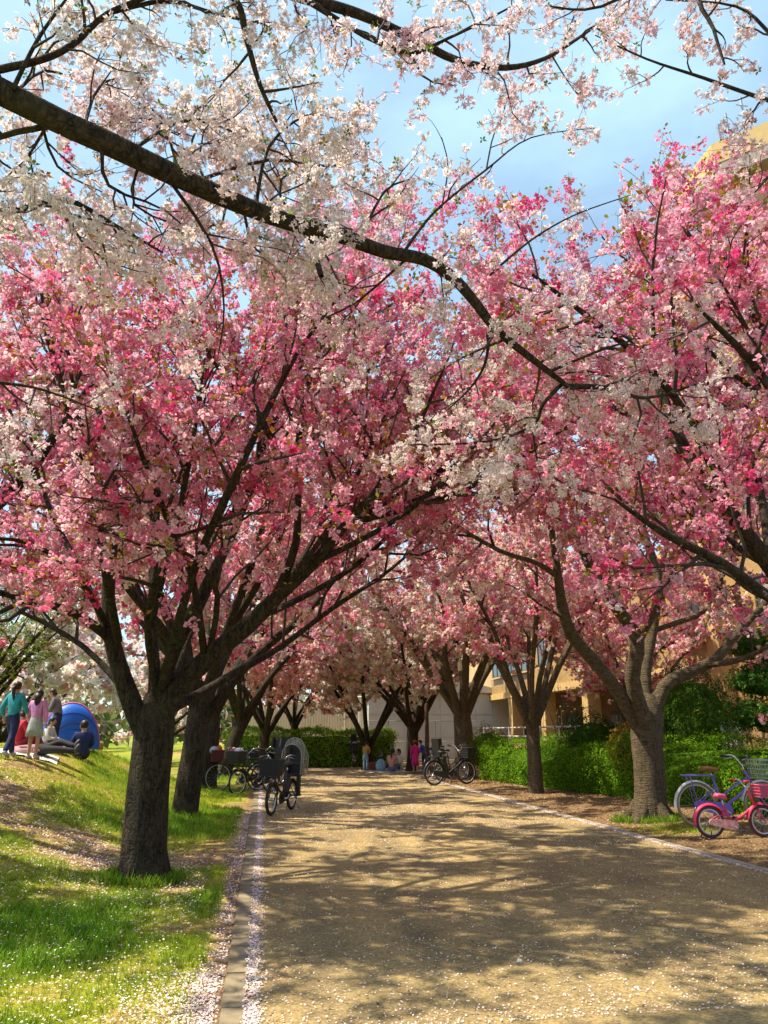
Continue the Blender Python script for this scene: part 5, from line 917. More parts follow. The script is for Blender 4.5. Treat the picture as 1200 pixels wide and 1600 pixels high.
# ------------------------------------------------------------------ bicycles
M_TYRE = plain('tyre_rubber', (.018, .018, .018), .8, var=.3); M_TYRE_TAN = plain('tyre_gum', (.30, .22, .09), .8); M_RIM = plain('rim_alloy', (.55, .56, .58), .3, .8); M_SPOKE = plain('spoke_steel', (.45, .46, .48), .35, .8)
M_BLACK = plain('black_paint', (.014, .014, .016), .35); M_BLACKP = plain('black_plastic', (.022, .022, .024), .6); M_CHROME = plain('chrome', (.6, .61, .63), .22, .9); M_GRIP = plain('grip_rubber', (.03, .025, .022), .8)
def heading(a, b): return math.atan2(b.y - a.y, b.x - a.x)
def bicycle(label, rear, ang, frame, wr=.33, wf=None, wb=1.08, tyre=M_TYRE, rim=M_RIM, saddle=M_BLACKP, guard=None, basket=None, rack=None, seat=None, hood=False, chain=None, grip=M_GRIP, hbz=1.02, saddle_z=.86, kid=False, lean=0.0, mudguard=None, group='parked bicycles', bag=None, frontseat=None, battery=False, tw=.022, fork=None, spokes=18, steer=0.0):
    wf = wf or wr; root = empty('bicycle', rear, ang); tag(root, label, 'bicycle', group); root.rotation_euler = (lean, 0, ang)
    fm = plain('bike_' + str(frame), frame, .42, var=.14, scale=40); gm = mudguard or fm; V3 = Vector; Rw = V3((0, 0, wr)); Fw_ = V3((wb, 0, wf)); s = wr / .33 if kid else 1.0
    def part(name, mb, mat, parent=root, smooth=True): return mb.build(name, mat, parent, smooth)
    for c_, r_ in ((Rw, wr), (Fw_, wf)):
        mb = MB(); mb.torus(c_, r_ - tw, tw, 32, 6); w = part('wheel', mb, tyre)
        mb = MB(); mb.torus(c_, r_ - 2 * tw - .006, .011, 32, 5, flat=1.3); part('rim', mb, rim, w)
        mb = MB()
        for k in range(spokes):
            a = 2 * math.pi * k / spokes; e = V3((math.cos(a), 0, math.sin(a))); e2 = V3((math.cos(a + .5), 0, math.sin(a + .5))); mb.tube([c_ + e2 * .025 + V3((0, .025 * (-1) ** k, 0)), c_ + e * (r_ - 2 * tw - .01)], .0018 if not kid else .003, 3, False)
        part('spokes', mb, M_SPOKE, w)
        mb = MB(); mb.tube([c_ + V3((0, -.05, 0)), c_ + V3((0, .05, 0))], .022, 10); part('hub', mb, M_CHROME, w)
    bb = V3((wb * .40, 0, max(.24 * s, wr * .80))); sx = V3((bb.x - .13 * s, 0, saddle_z - .08)); ht = V3((wb - .20 * s - .03, 0, hbz - .22 * s)); hb_ = V3((wb - .13 * s, 0, wf + .26 * s))
    mb = MB(); mb.tube([bb, sx], .017, 8); dn = [ht.lerp(hb_, .8), V3((wb * .66, 0, hb_.z - .12 * s)), V3((wb * .50, 0, bb.z + .10 * s)), bb]; P_, R_ = catmull([(p_, .022 * (1 if not kid else .9)) for p_ in dn], 5); mb.tube(P_, R_, 8)
    if not kid: P_, R_ = catmull([(ht.lerp(hb_, .35), .014), (V3((wb * .62, 0, hb_.z + .02)), .014), (V3((wb * .42, 0, bb.z + .22)), .014), (bb.lerp(sx, .45), .014)], 5); mb.tube(P_, R_, 8)
    for sd in (-1, 1):
        o_ = V3((0, .055 * sd, 0)); mb.tube([bb + o_ * .5, Rw + o_], .010, 6); mb.tube([bb.lerp(sx, .72) + o_ * .3, Rw + o_], .008, 6)
    mb.tube([ht + V3((-.01, 0, .04)), hb_ + V3((.02, 0, -.02))], .021, 8); part('frame', mb, fm)
    mb = MB(); fk_ = fork or fm
    for sd in (-1, 1): P_, R_ = catmull([(hb_ + V3((.02, .03 * sd, -.01)), .013), (hb_.lerp(Fw_, .5) + V3((-.005, .05 * sd, 0)), .012), (Fw_ + V3((0, .055 * sd, 0)), .009)], 4); mb.tube(P_, R_, 6)
    part('fork', mb, fk_)
    st_ = ht + V3((-.03, 0, .12 * s)); mb = MB(); mb.tube([ht, st_], .013, 8); gw = .27 * (s if kid else 1)
    hbp = V3((st_.x, 0, hbz)); P_, R_ = catmull([(hbp + V3((-.16 * s, gw, .02)), .011), (hbp + V3((-.02, gw * .75, .03)), .011), (st_ + V3((.02, .05, 0)), .011), (st_ + V3((.02, -.05, 0)), .011), (hbp + V3((-.02, -gw * .75, .03)), .011), (hbp + V3((-.16 * s, -gw, .02)), .011)], 4); mb.tube(P_, R_, 8); hbo = part('handlebar', mb, M_CHROME)
    for sd in (-1, 1):
        mb = MB(); mb.tube([hbp + V3((-.19 * s, gw * 1.02 * sd, .018)), hbp + V3((-.07 * s, gw * .9 * sd, .027))], .017, 8); part('grip', mb, grip, hbo)
        mb = MB(); mb.tube([hbp + V3((-.03, gw * .78 * sd, .0)), hbp + V3((-.14 * s, gw * 1.0 * sd, -.025))], .006, 5); part('brake_lever', mb, M_CHROME, hbo)
    mb = MB()
    for sd in (-1, 1): P_, R_ = catmull([(hbp + V3((-.03, gw * .75 * sd, .01)), .003), (hbp + V3((.07, gw * .4 * sd, -.02)), .003), (ht + V3((.05, .02 * sd, -.08)), .003), (hb_ + V3((.03, .03 * sd, -.06)), .003)], 4); mb.tube(P_, R_, 4)
    part('cable', mb, M_BLACKP, hbo)
    # saddle
    mb = MB(); mb.tube([sx, sx + V3((-.02, 0, .07))], .013, 8); part('seat_post', mb, M_CHROME); sc_ = sx + V3((-.03, 0, .10)); mb = MB(); L_ = .13 * (s if kid else 1); prof = [(-1.0, .75, .02), (-.7, 1.0, .035), (-.2, .8, .03), (.3, .42, .022), (.8, .26, .012), (1.0, .12, .0)]; vs_ = []; fs_ = []; n_ = 10
    for t_, w_, z_ in prof:
        for k in range(n_): a = 2 * math.pi * k / n_; vs_.append(sc_ + V3((t_ * L_, math.cos(a) * w_ * .10 * (s if kid else 1), z_ + math.sin(a) * .032)))
    for i in range(len(prof) - 1):
        for k in range(n_): fs_.append((i * n_ + k, i * n_ + (k + 1) % n_, (i + 1) * n_ + (k + 1) % n_, (i + 1) * n_ + k))
    fs_.append(tuple(range(n_ - 1, -1, -1))); fs_.append(tuple(range((len(prof) - 1) * n_, len(prof) * n_))); mb.add(vs_, fs_); part('saddle', mb, saddle)
    # mudguards
    for c_, r_, a0, a1 in ((Rw, wr, math.radians(20), math.radians(190)), (Fw_, wf, math.radians(55), math.radians(170))):
        mb = MB(); vs_ = []; fs_ = []; n_ = 16
        for i in range(n_ + 1):
            a = a0 + (a1 - a0) * i / n_
            for j, (y_, dr) in enumerate(((-.032, -.012), (-.02, .008), (0, .014), (.02, .008), (.032, -.012))): vs_.append(c_ + V3((math.cos(a), 0, math.sin(a))) * (r_ + .018 + dr) + V3((0, y_, 0)))
        for i in range(n_):
            for j in range(4): fs_.append((i * 5 + j, i * 5 + j + 1, (i + 1) * 5 + j + 1, (i + 1) * 5 + j))
        mb.add(vs_, fs_); part('mudguard', mb, gm)
    # crank, pedals, chain case
    mb = MB(); mb.tube([bb + V3((0, -.06, 0)), bb + V3((0, .06, 0))], .018, 8); cl = .15 * s
    mb.tube([bb + V3((0, -.07, 0)), bb + V3((cl * .7, -.075, -cl * .7))], .009, 6); mb.tube([bb + V3((0, .07, 0)), bb + V3((-cl * .7, .075, cl * .7))], .009, 6); cr = part('crank', mb, M_CHROME)
    for sd, e in ((-1, V3((cl * .7, -.12, -cl * .7))), (1, V3((-cl * .7, .12, cl * .7)))): mb = MB(); mb.box(bb + e, (.08 * s, .075, .022)); part('pedal', mb, M_BLACKP, cr, False)
    cm_ = chain or M_BLACKP; mb = MB(); n_ = 9; r1, r2 = (.10 * s, .065 * s); ol = []
    for i in range(n_): a = -math.pi / 2 + math.pi * i / (n_ - 1); ol.append(bb + V3((math.cos(a) * r1, -.068, math.sin(a) * r1)))
    for i in range(n_): a = math.pi / 2 + math.pi * i / (n_ - 1); ol.append(V3((0, 0, wr)) + V3((math.cos(a) * r2, -.068, math.sin(a) * r2)))
    mb.prism(ol, (0, .02, 0)); part('chain_case', mb, cm_, root, False)
    # stand
    mb = MB()
    for sd in (-1, 1): mb.tube([Rw + V3((.01, .05 * sd, 0)), V3((-.09, .13 * sd, .008))], .008, 6)
    mb.tube([V3((-.09, -.13, .008)), V3((-.09, .13, .008))], .008, 6); part('kick_stand', mb, M_CHROME if not kid else M_BLACK)
    if rack:
        rz_ = 2 * wr + .10; mb = MB()
        for y_ in (-.07, .07): mb.tube([V3((sx.x + .03, y_ * .5, rz_ - .02)), V3((sx.x - .05, y_, rz_)), V3((-.17, y_, rz_)), V3((-.20, 0, rz_ + .004))], .011, 6)
        for k in range(4): mb.tube([V3((-.14 + k * .09, -.07, rz_)), V3((-.14 + k * .09, .07, rz_))], .006, 5)
        for y_ in (-.07, .07): mb.tube([V3((-.10, y_, rz_)), V3((-.0, y_ * .9, wr))], .007, 6)
        part('rear_rack', mb, rack)
    if basket:
        bm, bw_, solid = basket; z0 = hbz - .30 * (s if kid else 1); z1 = hbz - .03; x0 = wb - .10 * s; x1 = x0 + .33 * (s if kid else 1); mb = MB(); hw = bw_ / 2
        def ringp(f, z): dx = .03 * (1 - f); return [V3((x0 + dx, -hw + dx, z)), V3((x1 - dx, -hw + dx, z)), V3((x1 - dx, hw - dx, z)), V3((x0 + dx, hw - dx, z)), V3((x0 + dx, -hw + dx, z))]
        nr_ = 5
        for k in range(nr_): f = k / (nr_ - 1); mb.tube(ringp(f, z0 + (z1 - z0) * f), .005 if k < nr_ - 1 else .008, 5)
        lo, hi = ringp(0, z0), ringp(1, z1)
        for e in range(4):
            for k in range(7): t_ = k / 7; mb.tube([lo[e].lerp(lo[e + 1], t_), hi[e].lerp(hi[e + 1], t_)], .003, 4, False)
        for k in range(1, 6): t_ = k / 6; mb.tube([lo[0].lerp(lo[1], t_), lo[3].lerp(lo[2], t_)], .003, 4, False)
        if solid:
            q_ = [p_ + V3((0, 0, .004)) for p_ in lo[:4]]; h_ = hi[:4]; ctr = sum(q_, V3()) / 4
            sh = lambda p_: p_ + (V3((ctr.x, ctr.y, p_.z)) - p_) * .05
            vv = [sh(p_) for p_ in q_] + [sh(p_) for p_ in h_]; mb.add(vv, [(0, 1, 5, 4), (1, 2, 6, 5), (2, 3, 7, 6), (3, 0, 4, 7), (3, 2, 1, 0)])
        bo = part('basket', mb, bm, root, False)
        if bag:
            for k, (bc, dx, dy, r3) in enumerate(bag): mb = MB(); mb.ellipsoid((x0 + .16 + dx, dy, z1 - .02 + .02 * k), r3, 12, 8); part('bag', mb, plain('bag_' + str(bc), bc, .8, var=.25, scale=9), bo)
    mb = MB(); mb.lathe((0, 0, 0), [(.001, -.035), (.022, -.03), (.032, .01), (.034, .02), (.001, .024)], 10); lo_ = part('headlight', mb, M_CHROME); lo_.rotation_euler = (0, math.pi / 2, 0); lo_.location = (Fw_.x - .02, .05, wf + .12 * s)
    def child_seat(x_, z_, sc3, hooded, nm='child_seat'):
        mb = MB(); mb.box((x_, 0, z_ + .03), (.28 * sc3, .26 * sc3, .06)); M_ = Matrix.Rotation(-.16, 3, 'Y'); mb.box((x_ - .15 * sc3, 0, z_ + .32 * sc3), (.06, .30 * sc3, .60 * sc3), M=M_)
        for sd in (-1, 1): mb.box((x_ - .02, .145 * sc3 * sd, z_ + .15 * sc3), (.30 * sc3, .03, .22 * sc3)); mb.box((x_ - .12 * sc3, .15 * sc3 * sd, z_ + .50 * sc3), (.14, .04, .24 * sc3), M=M_); mb.box((x_ + .13 * sc3, .13 * sd, z_ - .16), (.10, .06, .34)); mb.box((x_ + .17 * sc3, .13 * sd, z_ - .33), (.16, .09, .03))
        mb.tube([V3((x_ + .14 * sc3, -.15 * sc3, z_ + .22)), V3((x_ + .2 * sc3, 0, z_ + .25)), V3((x_ + .14 * sc3, .15 * sc3, z_ + .22))], .016, 6); so = part(nm, mb, M_BLACKP, root, False)
        if hooded:
            mb = MB(); arcs = []
            for t_, h_ in ((-.24, .52), (-.12, .66), (.04, .70), (.20, .58)):
                arc = [V3((x_ + t_ + .05, -.20, z_ + .05))]
                for k in range(9): a = math.pi * k / 8; arc.append(V3((x_ + t_, -.20 * math.cos(a), z_ + h_ - .18 + .20 * math.sin(a))))
                arc.append(V3((x_ + t_ + .05, .20, z_ + .05))); arcs.append(arc)
            for arc in (arcs[0], arcs[2], arcs[3]): mb.tube(arc, .010, 6)
            mb.tube([arcs[0][0], arcs[3][0]], .008, 5); mb.tube([arcs[0][-1], arcs[3][-1]], .008, 5); hd = part('rain_hood', mb, M_HOODF, root)
            mb = MB(); n_ = len(arcs[0]); vs_ = [p_ for arc in arcs for p_ in arc]; fs_ = [(i * n_ + k, i * n_ + k + 1, (i + 1) * n_ + k + 1, (i + 1) * n_ + k) for i in range(3) for k in range(n_ - 1)]; mb.add(vs_, fs_); part('clear_cover', mb, M_HOOD, hd)
    if seat: child_seat(seat[0], seat[1], seat[2], hood)
    if frontseat: child_seat(frontseat[0], frontseat[1], frontseat[2], False, 'front_child_seat')
    if battery: mb = MB(); mb.box(bb.lerp(sx, .5) + V3((-.05, 0, .02)), (.09, .10, .32), M=Matrix.Rotation(-.28, 3, 'Y')); part('battery', mb, M_BLACKP, root, False)
    return root
mt, nt, o = newmat('clear_vinyl'); gl = N(nt, 'ShaderNodeBsdfPrincipled'); gl.inputs['Base Color'].default_value = (.62, .62, .58, 1); gl.inputs['Roughness'].default_value = .25; tr_ = N(nt, 'ShaderNodeBsdfTransparent'); ms = N(nt, 'ShaderNodeMixShader'); ms.inputs['Fac'].default_value = .22
nt.links.new(tr_.outputs[0], ms.inputs[1]); nt.links.new(gl.outputs[0], ms.inputs[2]); nt.links.new(ms.outputs[0], o.inputs['Surface']); M_HOOD = mt; M_HOODF = plain('hood_piping', (.28, .28, .25), .5)
BK = (.016, .016, .018)
def place(px, py, z=.008): p = G(px, py); return Vector((p.x, p.y, max(z, gz(p.x, p.y) if p.x < -.25 or p.x > 5.4 else z)))
rp_, fp_ = place(455, 1266), place(414, 1276)
bicycle('black bicycle with clear rain hood over its rear child seat, on the path', rp_, heading(rp_, Vector((.12, 14.05, 0))), (.05, .016, .014), wr=.27, wf=.27, wb=1.12, basket=(M_BLACKP, .40, True), rack=M_BLACK, seat=(-.12, .60, .92), hood=True, battery=True, saddle_z=.80, hbz=.98, tw=.028)
rp_ = place(422, 1239); bicycle('black bicycle with striped bags in its basket, left of the hooded one', rp_, math.radians(225), BK, wr=.29, wf=.29, wb=1.10, basket=(M_BLACKP, .40, True), rack=M_BLACK, seat=(-.10, .70, .95), bag=[((.40, .42, .52), .0, .06, (.13, .12, .10)), ((.36, .08, .12), .03, -.08, (.12, .10, .08))], battery=True, saddle_z=.80)
rp_ = place(404, 1236); bicycle('city bicycle with thin black wheels and red bags, on the grass edge', rp_, math.radians(196), BK, wr=.34, wf=.34, wb=1.06, basket=(plain('maroon_basket', (.10, .02, .025), .7), .36, True), rack=M_BLACK, bag=[((.62, .07, .035), -.06, -.05, (.09, .08, .15)), ((.34, .36, .40), .08, .04, (.12, .11, .10))], saddle_z=.86, tw=.016)
rp_ = place(437, 1228); bicycle('dark bicycle with tall black seat behind the hooded one', rp_, math.radians(235), BK, wr=.28, wf=.28, wb=1.1, basket=(M_BLACKP, .38, True), rack=M_BLACK, seat=(-.1, .70, .95), saddle_z=.8)
rp_ = place(553, 1199); bicycle('far bicycle with basket facing the camera by the long hedge', rp_, math.radians(262), BK, wr=.33, wf=.33, wb=1.05, basket=(M_BLACKP, .42, True), rack=M_BLACK, frontseat=(.72, .92, .7), bag=[((.30, .31, .34), .0, .05, (.14, .13, .10))])
rp_ = place(679, 1228); bicycle('black bicycle with large black basket standing at the near end of the right cluster', rp_, math.radians(22), (.02, .016, .018), wr=.33, wf=.33, wb=1.13, basket=(M_BLACKP, .42, True), rack=M_BLACK, rim=M_RIM, battery=True, fork=M_GALV, saddle_z=.84, hbz=1.03, tw=.024)
rp_ = place(690, 1222); bicycle('dark bicycle with bags in its basket leaning behind the large basket one', rp_, math.radians(38), BK, wr=.31, wf=.31, wb=1.1, basket=(M_BLACKP, .40, True), rack=M_BLACK, seat=(-.1, .72, .85), bag=[((.10, .10, .11), 0, 0, (.15, .15, .12)), ((.5, .5, .52), -.05, .08, (.08, .07, .07))])
rp_ = place(668, 1217); bicycle('dark bicycle farthest back of the right cluster, its wheel toward the picnic', rp_, math.radians(60), BK, wr=.33, wf=.33, wb=1.08, basket=(M_BLACKP, .40, True), rack=M_BLACK, bag=[((.06, .06, .07), 0, 0, (.15, .14, .13))])
PU = (.20, .13, .55); rp_ = place(1094, 1300); M_PU = plain('bike_' + str(PU), PU, .3, var=.05)
bicycle('purple bicycle with brown saddle, purple rack and wire basket beside the banded trunk', rp_, math.radians(-4), PU, wr=.325, wf=.325, wb=1.05, tyre=M_TYRE_TAN, basket=(plain('wire_basket', (.42, .46, .36), .4, .4), .36, False), rack=M_PU, saddle=plain('tan_leather', (.34, .12, .03), .55), chain=M_PU, mudguard=plain('pale_mudguard', (.62, .64, .66), .4), saddle_z=.80, hbz=1.0, tw=.017)
PK = (.62, .03, .10); rp_ = place(1113, 1314)
bicycle('small red and pink child bicycle with pale chain guard in front of the purple one', rp_, math.radians(-2), PK, wr=.212, wf=.212, wb=.78, tyre=plain('dark_red_tyre', (.10, .03, .035), .8), rim=plain('white_rim', (.66, .62, .62), .5), basket=(plain('pink_basket', (.62, .12, .22), .6), .25, True), saddle=plain('pink_saddle', (.72, .08, .22), .5), chain=plain('salmon_guard', (.70, .32, .30), .5, var=.3, scale=18), grip=plain('red_grip', (.55, .03, .03), .6), saddle_z=.50, hbz=.72, kid=True, tw=.022, spokes=12)

# ------------------------------------------------------------------ people
def GR(px, py, y0=6.0, y1=24.0):
    """where the view ray meets the bank"""
    d = ray(px, py); t = y0 / d.y; best = None
    while t * d.y < y1:
        p_ = EYE + d * t; gap = p_.z - gz(p_.x, p_.y)
        if gap <= 0: return Vector((p_.x, p_.y, gz(p_.x, p_.y)))
        if best is None or gap < best[0]: best = (gap, p_.copy())
        t += .02
    p_ = best[1]; return Vector((p_.x, p_.y, gz(p_.x, p_.y)))
M_SKIN = plain('skin', (.52, .30, .20), .55, var=.06); M_HAIR = plain('dark_hair', (.018, .012, .010), .5, var=.3); M_HAIRB = plain('brown_hair', (.055, .025, .012), .5, var=.3); M_EYE = plain('eye', (.02, .015, .012), .3)
POSE = {
 'stand': dict(pel=(0, 0, .52), wst=(0, 0, .60), chs=(0, .005, .72), nck=(0, 0, .835), chin=(0, .012, .875), crn=(0, .005, .945), hl=(-.052, 0, .50), hr=(.052, 0, .50), kl=(-.055, .01, .28), kr=(.055, .01, .28), al=(-.055, -.01, .045), ar=(.055, -.01, .045), tl=(-.06, .075, .02), tr=(.06, .075, .02), sl=(-.10, 0, .79), sr=(.10, 0, .79), el=(-.135, -.01, .635), er=(.135, -.01, .635), wl=(-.125, .05, .50), wr=(.125, .05, .50)),
}
def posed(base, **kw): d = dict(POSE[base]); d.update(kw); return d
POSE['walk'] = posed('stand', kl=(-.05, .09, .29), kr=(.05, -.03, .28), al=(-.05, .13, .05), ar=(.05, -.15, .07), tl=(-.055, .21, .035), tr=(.055, -.075, .02), el=(-.14, -.06, .64), er=(.135, .04, .64), wl=(-.13, -.02, .51), wr=(.11, .14, .56))
POSE['stoop'] = posed('stand', chs=(0, .05, .71), nck=(0, .09, .815), chin=(0, .115, .85), crn=(0, .135, .915), sl=(-.10, .06, .775), sr=(.10, .06, .775), el=(-.12, .09, .63), er=(.12, .09, .63), wl=(-.05, .17, .58), wr=(.05, .17, .58))
POSE['sit'] = dict(pel=(0, 0, .075), wst=(0, -.01, .16), chs=(0, .01, .28), nck=(0, .03, .385), chin=(0, .05, .425), crn=(0, .055, .495), hl=(-.055, .01, .07), hr=(.055, .01, .07), kl=(-.10, .20, .17), kr=(.10, .20, .17), al=(-.04, .27, .04), ar=(.06, .30, .04), tl=(-.04, .36, .025), tr=(.06, .39, .025), sl=(-.10, .02, .345), sr=(.10, .02, .345), el=(-.14, .06, .20), er=(.14, .06, .20), wl=(-.07, .17, .17), wr=(.07, .17, .17))
POSE['lie'] = dict(pel=(0, 0, .06), wst=(0, -.09, .06), chs=(0, -.20, .065), nck=(0, -.30, .075), chin=(0, -.34, .085), crn=(0, -.41, .085), hl=(-.05, .02, .06), hr=(.05, .02, .06), kl=(-.05, .22, .16), kr=(.06, .24, .07), al=(.02, .44, .10), ar=(.06, .46, .05), tl=(.02, .47, .17), tr=(.06, .49, .115), sl=(-.10, -.26, .06), sr=(.10, -.26, .06), el=(-.17, -.16, .05), er=(.17, -.16, .05), wl=(-.10, -.06, .10), wr=(.13, -.04, .06))
BODY_R = dict(pel=.050, wst=.050, chs=.058, nck=.030, chin=.047, crn=.050, hl=.042, hr=.042, kl=.033, kr=.033, al=.022, ar=.022, tl=.018, tr=.018, sl=.034, sr=.034, el=.024, er=.024, wl=.017, wr=.017)
def skin_obj(name, J, edges, radii, mat, parent, root_key, h, sub=1):
    ks = list(dict.fromkeys([k for e in edges for k in e])); ix = {k: i for i, k in enumerate(ks)}
    me = bpy.data.meshes.new(name); me.from_pydata([tuple(Vector(J[k]) * h) for k in ks], [(ix[a], ix[b_]) for a, b_ in edges], []); me.update()
    o = link(name, me, mat, parent); md = o.modifiers.new('skin', 'SKIN'); md.use_smooth_shade = True
    if not me.skin_vertices: me.skin_vertices.new() if hasattr(me.skin_vertices, 'new') else None
    sv = me.skin_vertices[0].data
    for k in ks: r_ = radii[k] * h; sv[ix[k]].radius = (r_, r_); sv[ix[k]].use_root = (k == root_key)
    s_ = o.modifiers.new('sub', 'SUBSURF'); s_.levels = sub; s_.render_levels = sub
    return o
SPINE = [('pel', 'wst'), ('wst', 'chs'), ('chs', 'nck'), ('nck', 'chin'), ('chin', 'crn')]
ARMS = [('chs', 'sl'), ('sl', 'el'), ('el', 'wl'), ('chs', 'sr'), ('sr', 'er'), ('er', 'wr')]
LEGS = [('pel', 'hl'), ('hl', 'kl'), ('kl', 'al'), ('al', 'tl'), ('pel', 'hr'), ('hr', 'kr'), ('kr', 'ar'), ('ar', 'tr')]
def person(label, loc, face, h, pose, top, bottom, kind='trousers', hair='long', hairm=None, shoe=(.05, .05, .055), sleeve=1.0, hat=None, hem=None, group='people in the park'):
    """face: heading the person looks along, radians from +x"""
    J = {k: Vector(v) for k, v in POSE[pose].items()}; root = empty('person', loc, face - math.pi / 2); tag(root, label, 'person', group); hairm = hairm or M_HAIR
    skin_obj('body', J, SPINE + ARMS + LEGS, BODY_R, M_SKIN, root, 'pel', h, 2)
    tm = plain('cloth_' + str(top), top, .85, var=.15, scale=14, bump=.2); bm = plain('cloth_' + str(bottom), bottom, .85, var=.15, scale=14, bump=.2)
    Jt = dict(J); Jt['wl'] = J['el'].lerp(J['wl'], .92 * sleeve); Jt['wr'] = J['er'].lerp(J['wr'], .92 * sleeve); Jt['nck'] = J['chs'].lerp(J['nck'], .82); Jt['pel'] = J['wst'].lerp(J['pel'], 1.05 if pose in ('sit', 'lie') else 1.55)
    Rt = dict(BODY_R); Rt.update(pel=.082, wst=.076, chs=.080, nck=.040, sl=.046, sr=.046, el=.036, er=.036, wl=.029, wr=.029)
    skin_obj('top', Jt, [('pel', 'wst'), ('wst', 'chs'), ('chs', 'nck')] + ARMS, Rt, tm, root, 'chs', h, 2)
    if kind == 'trousers':
        mb = MB()
        if pose in ('sit', 'lie'): mb.ellipsoid(J['pel'] * h + Vector((0, .01 * h, .002 * h)), (.105 * h, .085 * h, .076 * h), 14, 9)
        else: mb.lathe(J['pel'] * h, [(.060 * h, -.03 * h), (.080 * h, 0), (.076 * h, .04 * h), (.070 * h, .075 * h), (.05 * h, .085 * h)], 18, 1.0, .88)
        mb.build('waistband', bm, root, True)
        Rb = dict(BODY_R); Rb.update(wb=.066, pel=.080, hl=.064, hr=.064, kl=.044, kr=.044, al=.036, ar=.036); Jb = dict(J); Jb['wb'] = J['pel'].lerp(J['wst'], .62)
        for k_ in ('l', 'r'): Jb['h' + k_] = J['h' + k_].lerp(J['k' + k_], .16)
        skin_obj('trousers', Jb, [('wb', 'pel'), ('pel', 'hl'), ('hl', 'kl'), ('kl', 'al'), ('pel', 'hr'), ('hr', 'kr'), ('kr', 'ar')], Rb, bm, root, 'pel', h, 2)
    else:
        mb = MB(); L_ = .20 if kind == 'skirt' else .30; c_ = J['pel'] * h; n_ = 22; prof = [(.080, .07), (.098, .0), (.112, -L_ * .5), (.126, -L_), (.120, -L_)]; vs_ = []; fs_ = []
        for i, (r_, z_) in enumerate(prof):
            for k in range(n_): a = 2 * math.pi * k / n_; rr_ = r_ * h * (1 + (.07 * math.cos(a * 7) if i > 1 else 0)); vs_.append(c_ + Vector((rr_ * math.cos(a), rr_ * math.sin(a) * .85, z_ * h)))
        for i in range(len(prof) - 1):
            for k in range(n_): fs_.append((i * n_ + k, i * n_ + (k + 1) % n_, (i + 1) * n_ + (k + 1) % n_, (i + 1) * n_ + k))
        mb.add(vs_, fs_); mb.build('skirt', bm, root, True)
    sm = plain('shoe_' + str(shoe), shoe, .6)
    for a_, t_ in (('al', 'tl'), ('ar', 'tr')):
        d_ = (J[t_] - J[a_]).normalized(); mb = MB(); A_ = J[a_] * h; T_ = J[t_] * h; mb.tube([A_ - d_ * .02 * h + Vector((0, 0, .004 * h)), A_.lerp(T_, .35), A_.lerp(T_, .8), T_ + d_ * .02 * h], [.026 * h, .031 * h, .028 * h, .012 * h], 10); mb.build('shoe', sm, root, True)
    for s_, e_, w_ in ((-1, 'el', 'wl'), (1, 'er', 'wr')):          # hands: palm, four fingers, thumb
        W = J[w_] * h; d_ = (J[w_] - J[e_]).normalized(); sd = d_.orthogonal().normalized(); up = d_.cross(sd); mb = MB(); R3 = Matrix((sd, up, d_)).transposed(); mb.ellipsoid(W + d_ * .028 * h, (.020 * h, .010 * h, .026 * h), 10, 7, R3)
        for k, l_ in enumerate((.036, .042, .040, .030)):
            b_ = W + d_ * .048 * h + sd * (-.0135 + .009 * k) * h; m_ = b_ + d_ * l_ * .5 * h; e2 = m_ + (d_ * .8 + up * .6).normalized() * l_ * .5 * h; mb.tube([b_, m_, e2], [.0048 * h, .0045 * h, .0032 * h], 6)
        b_ = W + d_ * .016 * h - sd * .017 * h; mb.tube([b_, b_ - sd * .014 * h + d_ * .014 * h, b_ - sd * .016 * h + d_ * .032 * h + up * .006 * h], [.006 * h, .0055 * h, .0038 * h], 6); mb.build('hand', M_SKIN, root, True)
    hd = J['chin'].lerp(J['crn'], .5) * h; upv = (J['crn'] - J['chin']).normalized(); fw = Vector((0, 1, 0)); fw = (fw - upv * fw.dot(upv)); fw = fw.normalized() if fw.length > .3 else Vector((0, 0, 1)); rt_ = fw.cross(upv); R3 = Matrix((rt_, fw, upv)).transposed()
    hw = lambda x_, y_, z_: hd + R3 @ Vector((x_ * h, y_ * h, z_ * h))
    mb = MB(); mb.ellipsoid(hd, (.050 * h, .058 * h, .066 * h), 14, 10, R3); mb.tube([hw(0, .052, .006), hw(0, .068, -.012), hw(0, .056, -.016)], [.005 * h, .008 * h, .006 * h], 6)
    for s_ in (-1, 1): mb.ellipsoid(hw(.051 * s_, -.002, -.004), (.008 * h, .013 * h, .018 * h), 8, 6, R3)
    fc = mb.build('head', M_SKIN, root, True)
    for s_ in (-1, 1): mb = MB(); mb.ellipsoid(hw(.019 * s_, .053, .006), (.006 * h, .004 * h, .004 * h), 8, 5, R3); mb.build('eye', M_EYE, fc, True)
    mb = MB(); mb.ellipsoid(hw(0, .054, -.032), (.013 * h, .004 * h, .004 * h), 8, 5, R3); mb.build('mouth', plain('lips', (.40, .12, .10), .5), fc, True)
    mb = MB(); mb.ellipsoid(hw(0, -.010, .016), (.0575 * h, .0605 * h, .066 * h), 16, 10, R3)
    if hair == 'long': mb.tube([hw(0, -.035, .01), hw(0, -.055, -.05), hw(.005, -.06, -.12), hw(.0, -.055, -.165)], [.05 * h, .05 * h, .045 * h, .018 * h], 10)
    elif hair == 'tail': mb.tube([hw(0, -.06, .02), hw(0, -.085, -.01), hw(.005, -.085, -.09), hw(.01, -.075, -.19)], [.016 * h, .024 * h, .022 * h, .006 * h], 8)
    elif hair == 'bob': mb.tube([hw(0, -.02, .01), hw(0, -.035, -.05)], [.052 * h, .040 * h], 10)
    mb.build('hair', hairm, root, True)
